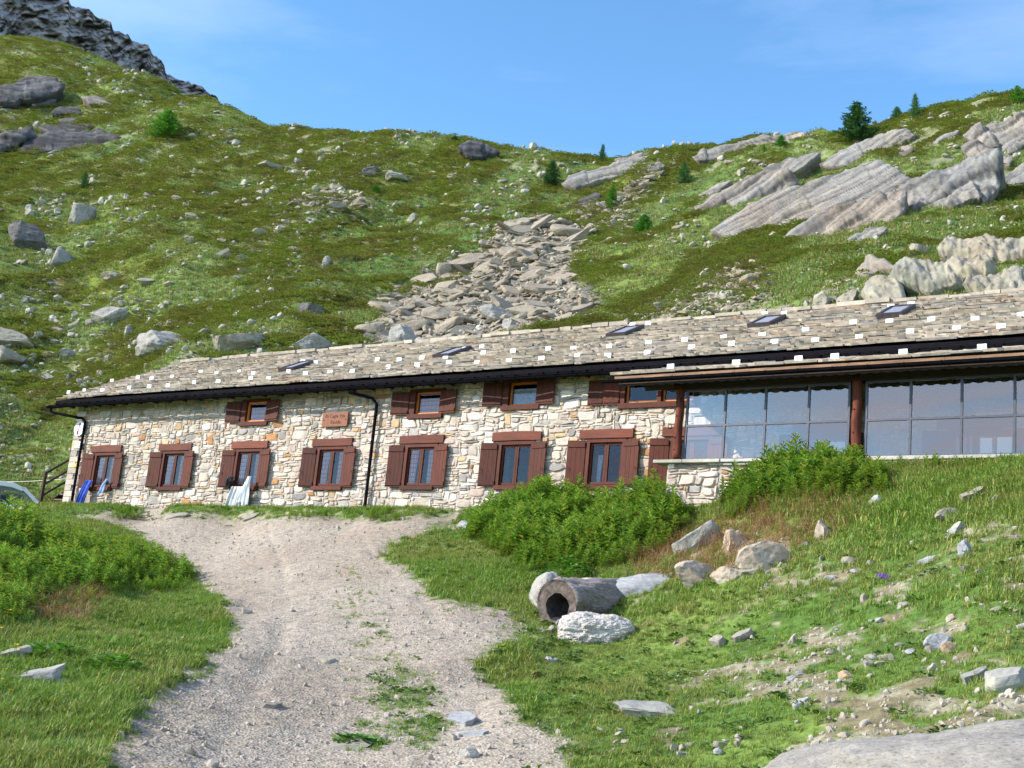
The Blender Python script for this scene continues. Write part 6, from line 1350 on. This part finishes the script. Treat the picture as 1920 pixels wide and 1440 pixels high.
# hollow log
def log():
    P = gp(1040, 1176); ax = np.array([math.sin(D2(37)), math.cos(D2(37)), .13]); ax /= np.linalg.norm(ax)
    e = empty('hollow_log', P); tag(e, 'weathered grey hollow log lying on the bank beside the road', 'log'); sx_ = np.cross(ax, [0, 0, 1]); sx_ /= np.linalg.norm(sx_); sy_ = np.cross(sx_, ax)
    c0 = np.array([-.0, 0, .40]); K = 48; n = 30; L = 2.3; R = np.random.RandomState(4); m = MB(); vs = []
    def rad(i, k): t = i / n; a = 2 * math.pi * k / K; return (.42 - .12 * t) * (1 + .06 * math.sin(3 * a + t * 5) + .05 * math.sin(5 * a - t * 7) + .035 * math.sin(9 * a + t * 11) + .025 * R.normal() + .12 * math.exp(-((t - .55) / .08) ** 2 - ((math.cos(a - 1.9) - 1) / .15) ** 2)) + .05 * max(0, math.cos(a - 1.2)) * max(0, t - .6) * 3
    for i in range(n + 1):
        for k in range(K): a = 2 * math.pi * k / K; r_ = rad(i, k); vs.append(c0 + ax * L * i / n + r_ * (math.cos(a) * sx_ + math.sin(a) * sy_))
    fs = [(i*K+k, i*K+(k+1) % K, (i+1)*K+(k+1) % K, (i+1)*K+k) for i in range(n) for k in range(K)]; b0 = len(vs)
    for j, (f, dz) in enumerate(((.95, -.006), (.84, .012), (.56, .03), (.45, .14), (.40, .4), (.0, .5))):
        for k in range(K): a = 2 * math.pi * k / K; r_ = .42 * f * (1 + (.03 * math.sin(5 * a) + .02 * math.sin(11 * a) if .1 < f < .9 else 0)); vs.append(c0 + ax * dz + r_ * (math.cos(a) * sx_ + math.sin(a) * sy_) - (np.array([0, 0, .07]) if f < .7 else 0))
    pr = [0] + [b0 + j * K for j in range(6)]
    nf = len(fs) - 0
    for a_, b_ in zip(pr, pr[1:]): fs += [(a_ + k, b_ + k, b_ + (k + 1) % K, a_ + (k + 1) % K) for k in range(K)]
    m.add(vs, fs[:nf + K], 0)
    face = MB(); face.add(vs, fs[nf + K:nf + 3 * K], 0); inner = MB(); inner.add(vs, fs[nf + 3 * K:], 0)
    mb_, N, L_, b = nmat('weathered_log', .85, .15); n1 = noise(N, L_, 3.5, 7, .65, None, (2, 2, 9), 1.2); L_.new(ramp(N, L_, n1, [(.3, (.10, .085, .075)), (.5, (.27, .235, .215)), (.75, (.40, .355, .33))]), b.inputs['Base Color']); bump(N, L_, b, n1, .9, .04)
    m.build('trunk', mb_, e, smooth=True); face.build('cut_face', mat_plain('aged_end_grain', (.12, .095, .08), .85, .6, 9, .9, .03, .2), e); inner.build('hollow', mat_plain('rotten_wood', (.035, .030, .030), .5, .6, 14, .8, .03, .5), e, smooth=True)
    # cut face with growth rings at the rim is part of the trunk; broken splinter at the far end
    sp = MB(); f0 = c0 + ax * (L - .05); sp.add([f0 + sy_ * .18 - sx_ * .02, f0 + sy_ * .2 + ax * .16, f0 + sy_ * .56 + ax * .05, f0 - sy_ * .05 + ax * .2, f0 + sy_ * .2 - sx_ * .06 + ax * .05], [(0, 1, 2), (1, 3, 2), (3, 4, 2), (4, 0, 2), (0, 4, 3, 1)]); sp.build('splinter', mb_, e)
    cap = MB(); ring = [vs[n * K + k] for k in range(K)]; cap.add(ring + [c0 + ax * (L - .1)], [(k, (k + 1) % K, K) for k in range(K)]); cap.build('broken_end', bpy.data.materials['rotten_wood'], e)
log()

# loose stones of bank and road
def near_pts(poly, n, R, dmin=8):
    q = in_poly(poly, n, R); out = []
    for a, b in q: out.append(gp(a, b, dmin))
    return np.array(out)
BANK = [([(1320,1310),(1500,1200),(1760,1080),(1920,1040),(1920,1190),(1700,1260),(1560,1330),(1350,1420),(1260,1420)], 60), ([(1050,1300),(1300,1340),(1320,1430),(1060,1430)], 14), ([(1500,1000),(1900,900),(1900,1040),(1520,1100)], 16)]
items = []; BA = [(1400,1380,'just above the huge foreground boulder'),(1560,1290,'around the lone orange stone'),(1700,1200,'left of the blue grey and orange stones'),(1850,1120,'at the right edge of the bank'),(1850,1200,'above the two flat rocks at the right edge'),(1150,1390,'in the lowest turf near the road'),(1650,1060,'near the violet flowers'),(1800,960,'near the top of the bank'),(1450,1260,'in the gravelly turf mid bank')]
for pl, n_ in BANK:
    for p_ in near_pts(pl, n_, RR):
        dp = p_ @ fw; w = dp / F * RR.uniform(9, 25); sty = 'boulder' if RR.rand() < .6 else 'slab'; mi_ = RR.randint(0, 3); a_, b_ = pix(p_)
        o = place_rock(p_, w, w * RR.uniform(.3, .6), w * .8, sty, RR.randint(0, 9), [M_RPALE, M_RPALE, M_RBLUE][mi_], (RR.uniform(0, .4), RR.uniform(-.5, .2), RR.uniform(0, 6)), 'bank_stone', 'small pale loose stone in the turf of the right bank', 'stone', 'small stones on the right bank', .3); items.append((o, a_, b_, w, ('flat ' if sty == 'slab' else 'rounded ') + ('blue grey ' if mi_ == 2 else 'pale ')))
rank_labels(items, BA, 'stone', '')
peb = [mesh_to_mb(rock_mesh('t', 850 + i, 'boulder', 0)) for i in range(6)]
x, y = rand_pts(90000, 10, 44, .8); z, rm, px, py, u, n, hill, mound = height(x, y, True); col, mg, sc, stony, bare = ground_color(x, y, z, rm, px, py, u, n, hill, mound)
onroad = rm > -.12; cl_ = fbm(np.stack([x, y], -1) * .9, 3, 88)
k = (onroad & (RS.rand(len(x)) < (.16 + .34 * (cl_ > .2)) * (1 - .7 * rut_mask(px, py)))) | (~onroad & (RS.rand(len(x)) < bare * (.10 + .35 * stony)) & (n < -2.2))
k &= ~((u > -.4) & (n > -.1)); x, y, z, rm = x[k], y[k], z[k], rm[k]; m_ = len(x)
s_ = np.clip(RS.gamma(1.6, .016, m_), .014, .14) * (1 + .2 * (rm < -.12))
o = scatter('loose_gravel', peb, np.stack([x, y, z + s_ * .08], -1), RS.uniform(0, 6.28, (m_, 3)), np.stack([s_, s_ * .85, s_ * .8], -1), RS.randint(0, 6, m_), [mat_rock('gravel_stone', (.30, .265, .215), (.40, .36, .295), (.36, .28, .20), .4, 3.0, None, .75, .004)])
tag(o, 'loose pale gravel and pebbles covering the road and bare turf', 'gravel', kind='stuff')

# flowers and leafy plants
def flower_protos(cx, col, h=.10, r=.016, npet=5):
    out = []
    for i in range(3):
        R = np.random.RandomState(i); mb = MB(); l = R.uniform(-.02, .02, 2); mb.tube([(0, 0, 0), (l[0], l[1], h)], .0025, 4, 0, (.1, .25, .05))
        for k in range(npet): a = 6.283 * k / npet; mb.add([(l[0], l[1], h), (l[0] + r * math.cos(a - .5), l[1] + r * math.sin(a - .5), h + .008), (l[0] + r * 1.3 * math.cos(a), l[1] + r * 1.3 * math.sin(a), h + .012), (l[0] + r * math.cos(a + .5), l[1] + r * math.sin(a + .5), h + .008)], [(0, 1, 2, 3)], 0, col)
        out.append(mb)
    return out
M_FL = mat_tint('petals', .6, .05, 5, .0, .001)
def flowers(name, spots, col, label, R, h=.1, r=.016, s=1.0):
    P = []
    for poly, n_ in spots: P.append(near_pts(poly, n_, R))
    P = np.concatenate(P); o = scatter(name, flower_protos(0, col, h, r), P, yaw(len(P), .2), RS.uniform(.8, 1.3, len(P)) * s, RS.randint(0, 3, len(P)), [M_FL]); tag(o, label, 'flowers', kind='stuff')
flowers('yellow_flowers', [([(0,1180),(40,1165),(45,1215),(0,1300)], 9), ([(0,1290),(10,1290),(12,1350),(0,1350)], 4), ([(120,1160),(250,1080),(260,1100),(140,1180)], 6)], (.85, .55, .01), 'bright yellow flowers at the left picture edge', RR, .16, .022, 1.1)
flowers('daisies', [([(1240,1265),(1320,1265),(1330,1290),(1240,1290)], 18), ([(1300,1060),(1900,980),(1900,1200),(1300,1250)], 50), ([(100,960),(500,965),(480,972),(120,970)], 12)], (.85, .85, .82), 'tiny white flowers dotted in the turf', RR, .06, .012)
P = gp(1656, 1092); e = empty('violet_flower_cushion', P); tag(e, 'small cushion of violet flowers on the right bank', 'flowers')
fm = MB(); R = np.random.RandomState(5)
for k in range(34):
    a = R.uniform(0, 6.283); r_ = .09 * math.sqrt(R.rand()); c = (r_ * math.cos(a), r_ * math.sin(a) * .6, .05 + R.uniform(0, .07))
    for j in range(5): b_ = 6.283 * j / 5; fm.add([c, (c[0] + .018 * math.cos(b_ - .4), c[1] - .006, c[2] + .018 * math.sin(b_ - .4)), (c[0] + .018 * math.cos(b_ + .4), c[1] - .006, c[2] + .018 * math.sin(b_ + .4))], [(0, 1, 2)], 0, (.32, .12, .62))
fm.build('blossoms', M_FL, e); lm_ = clump_proto(77, 40, .10, .07, .05, .008, .6); lm_.build('leaves', bpy.data.materials['herb_leaf'], e)
def leafy(px, py, r, h, seed, label, n=150):
    P = gp(px, py); mb = clump_proto(seed, n, r, h, .13, .045, .5); e = mb.build('leafy_plant', mat_leaf('dock_leaf', (.08, .21, .03), (.12, .27, .04)) if 'dock_leaf' not in bpy.data.materials else bpy.data.materials['dock_leaf']); e.location = tuple(P - np.array([0, 0, .03])); tag(e, label, 'plant')
leafy(1062, 1092, .50, .55, 61, 'broad leaved bright green plant behind the hollow log', 300); leafy(1020, 1118, .34, .35, 62, 'lower broad leaved plant left of the one behind the hollow log', 150)
leafy(100, 1235, .42, .24, 63, 'low broad leaved plant in the left turf above the grey slab', 150); leafy(215, 1258, .34, .22, 64, 'low broad leaved plant in the left turf nearer the road', 120)
leafy(672, 1395, .22, .12, 65, 'dark green tuft growing beside the wide flat beige rock on the road', 90)
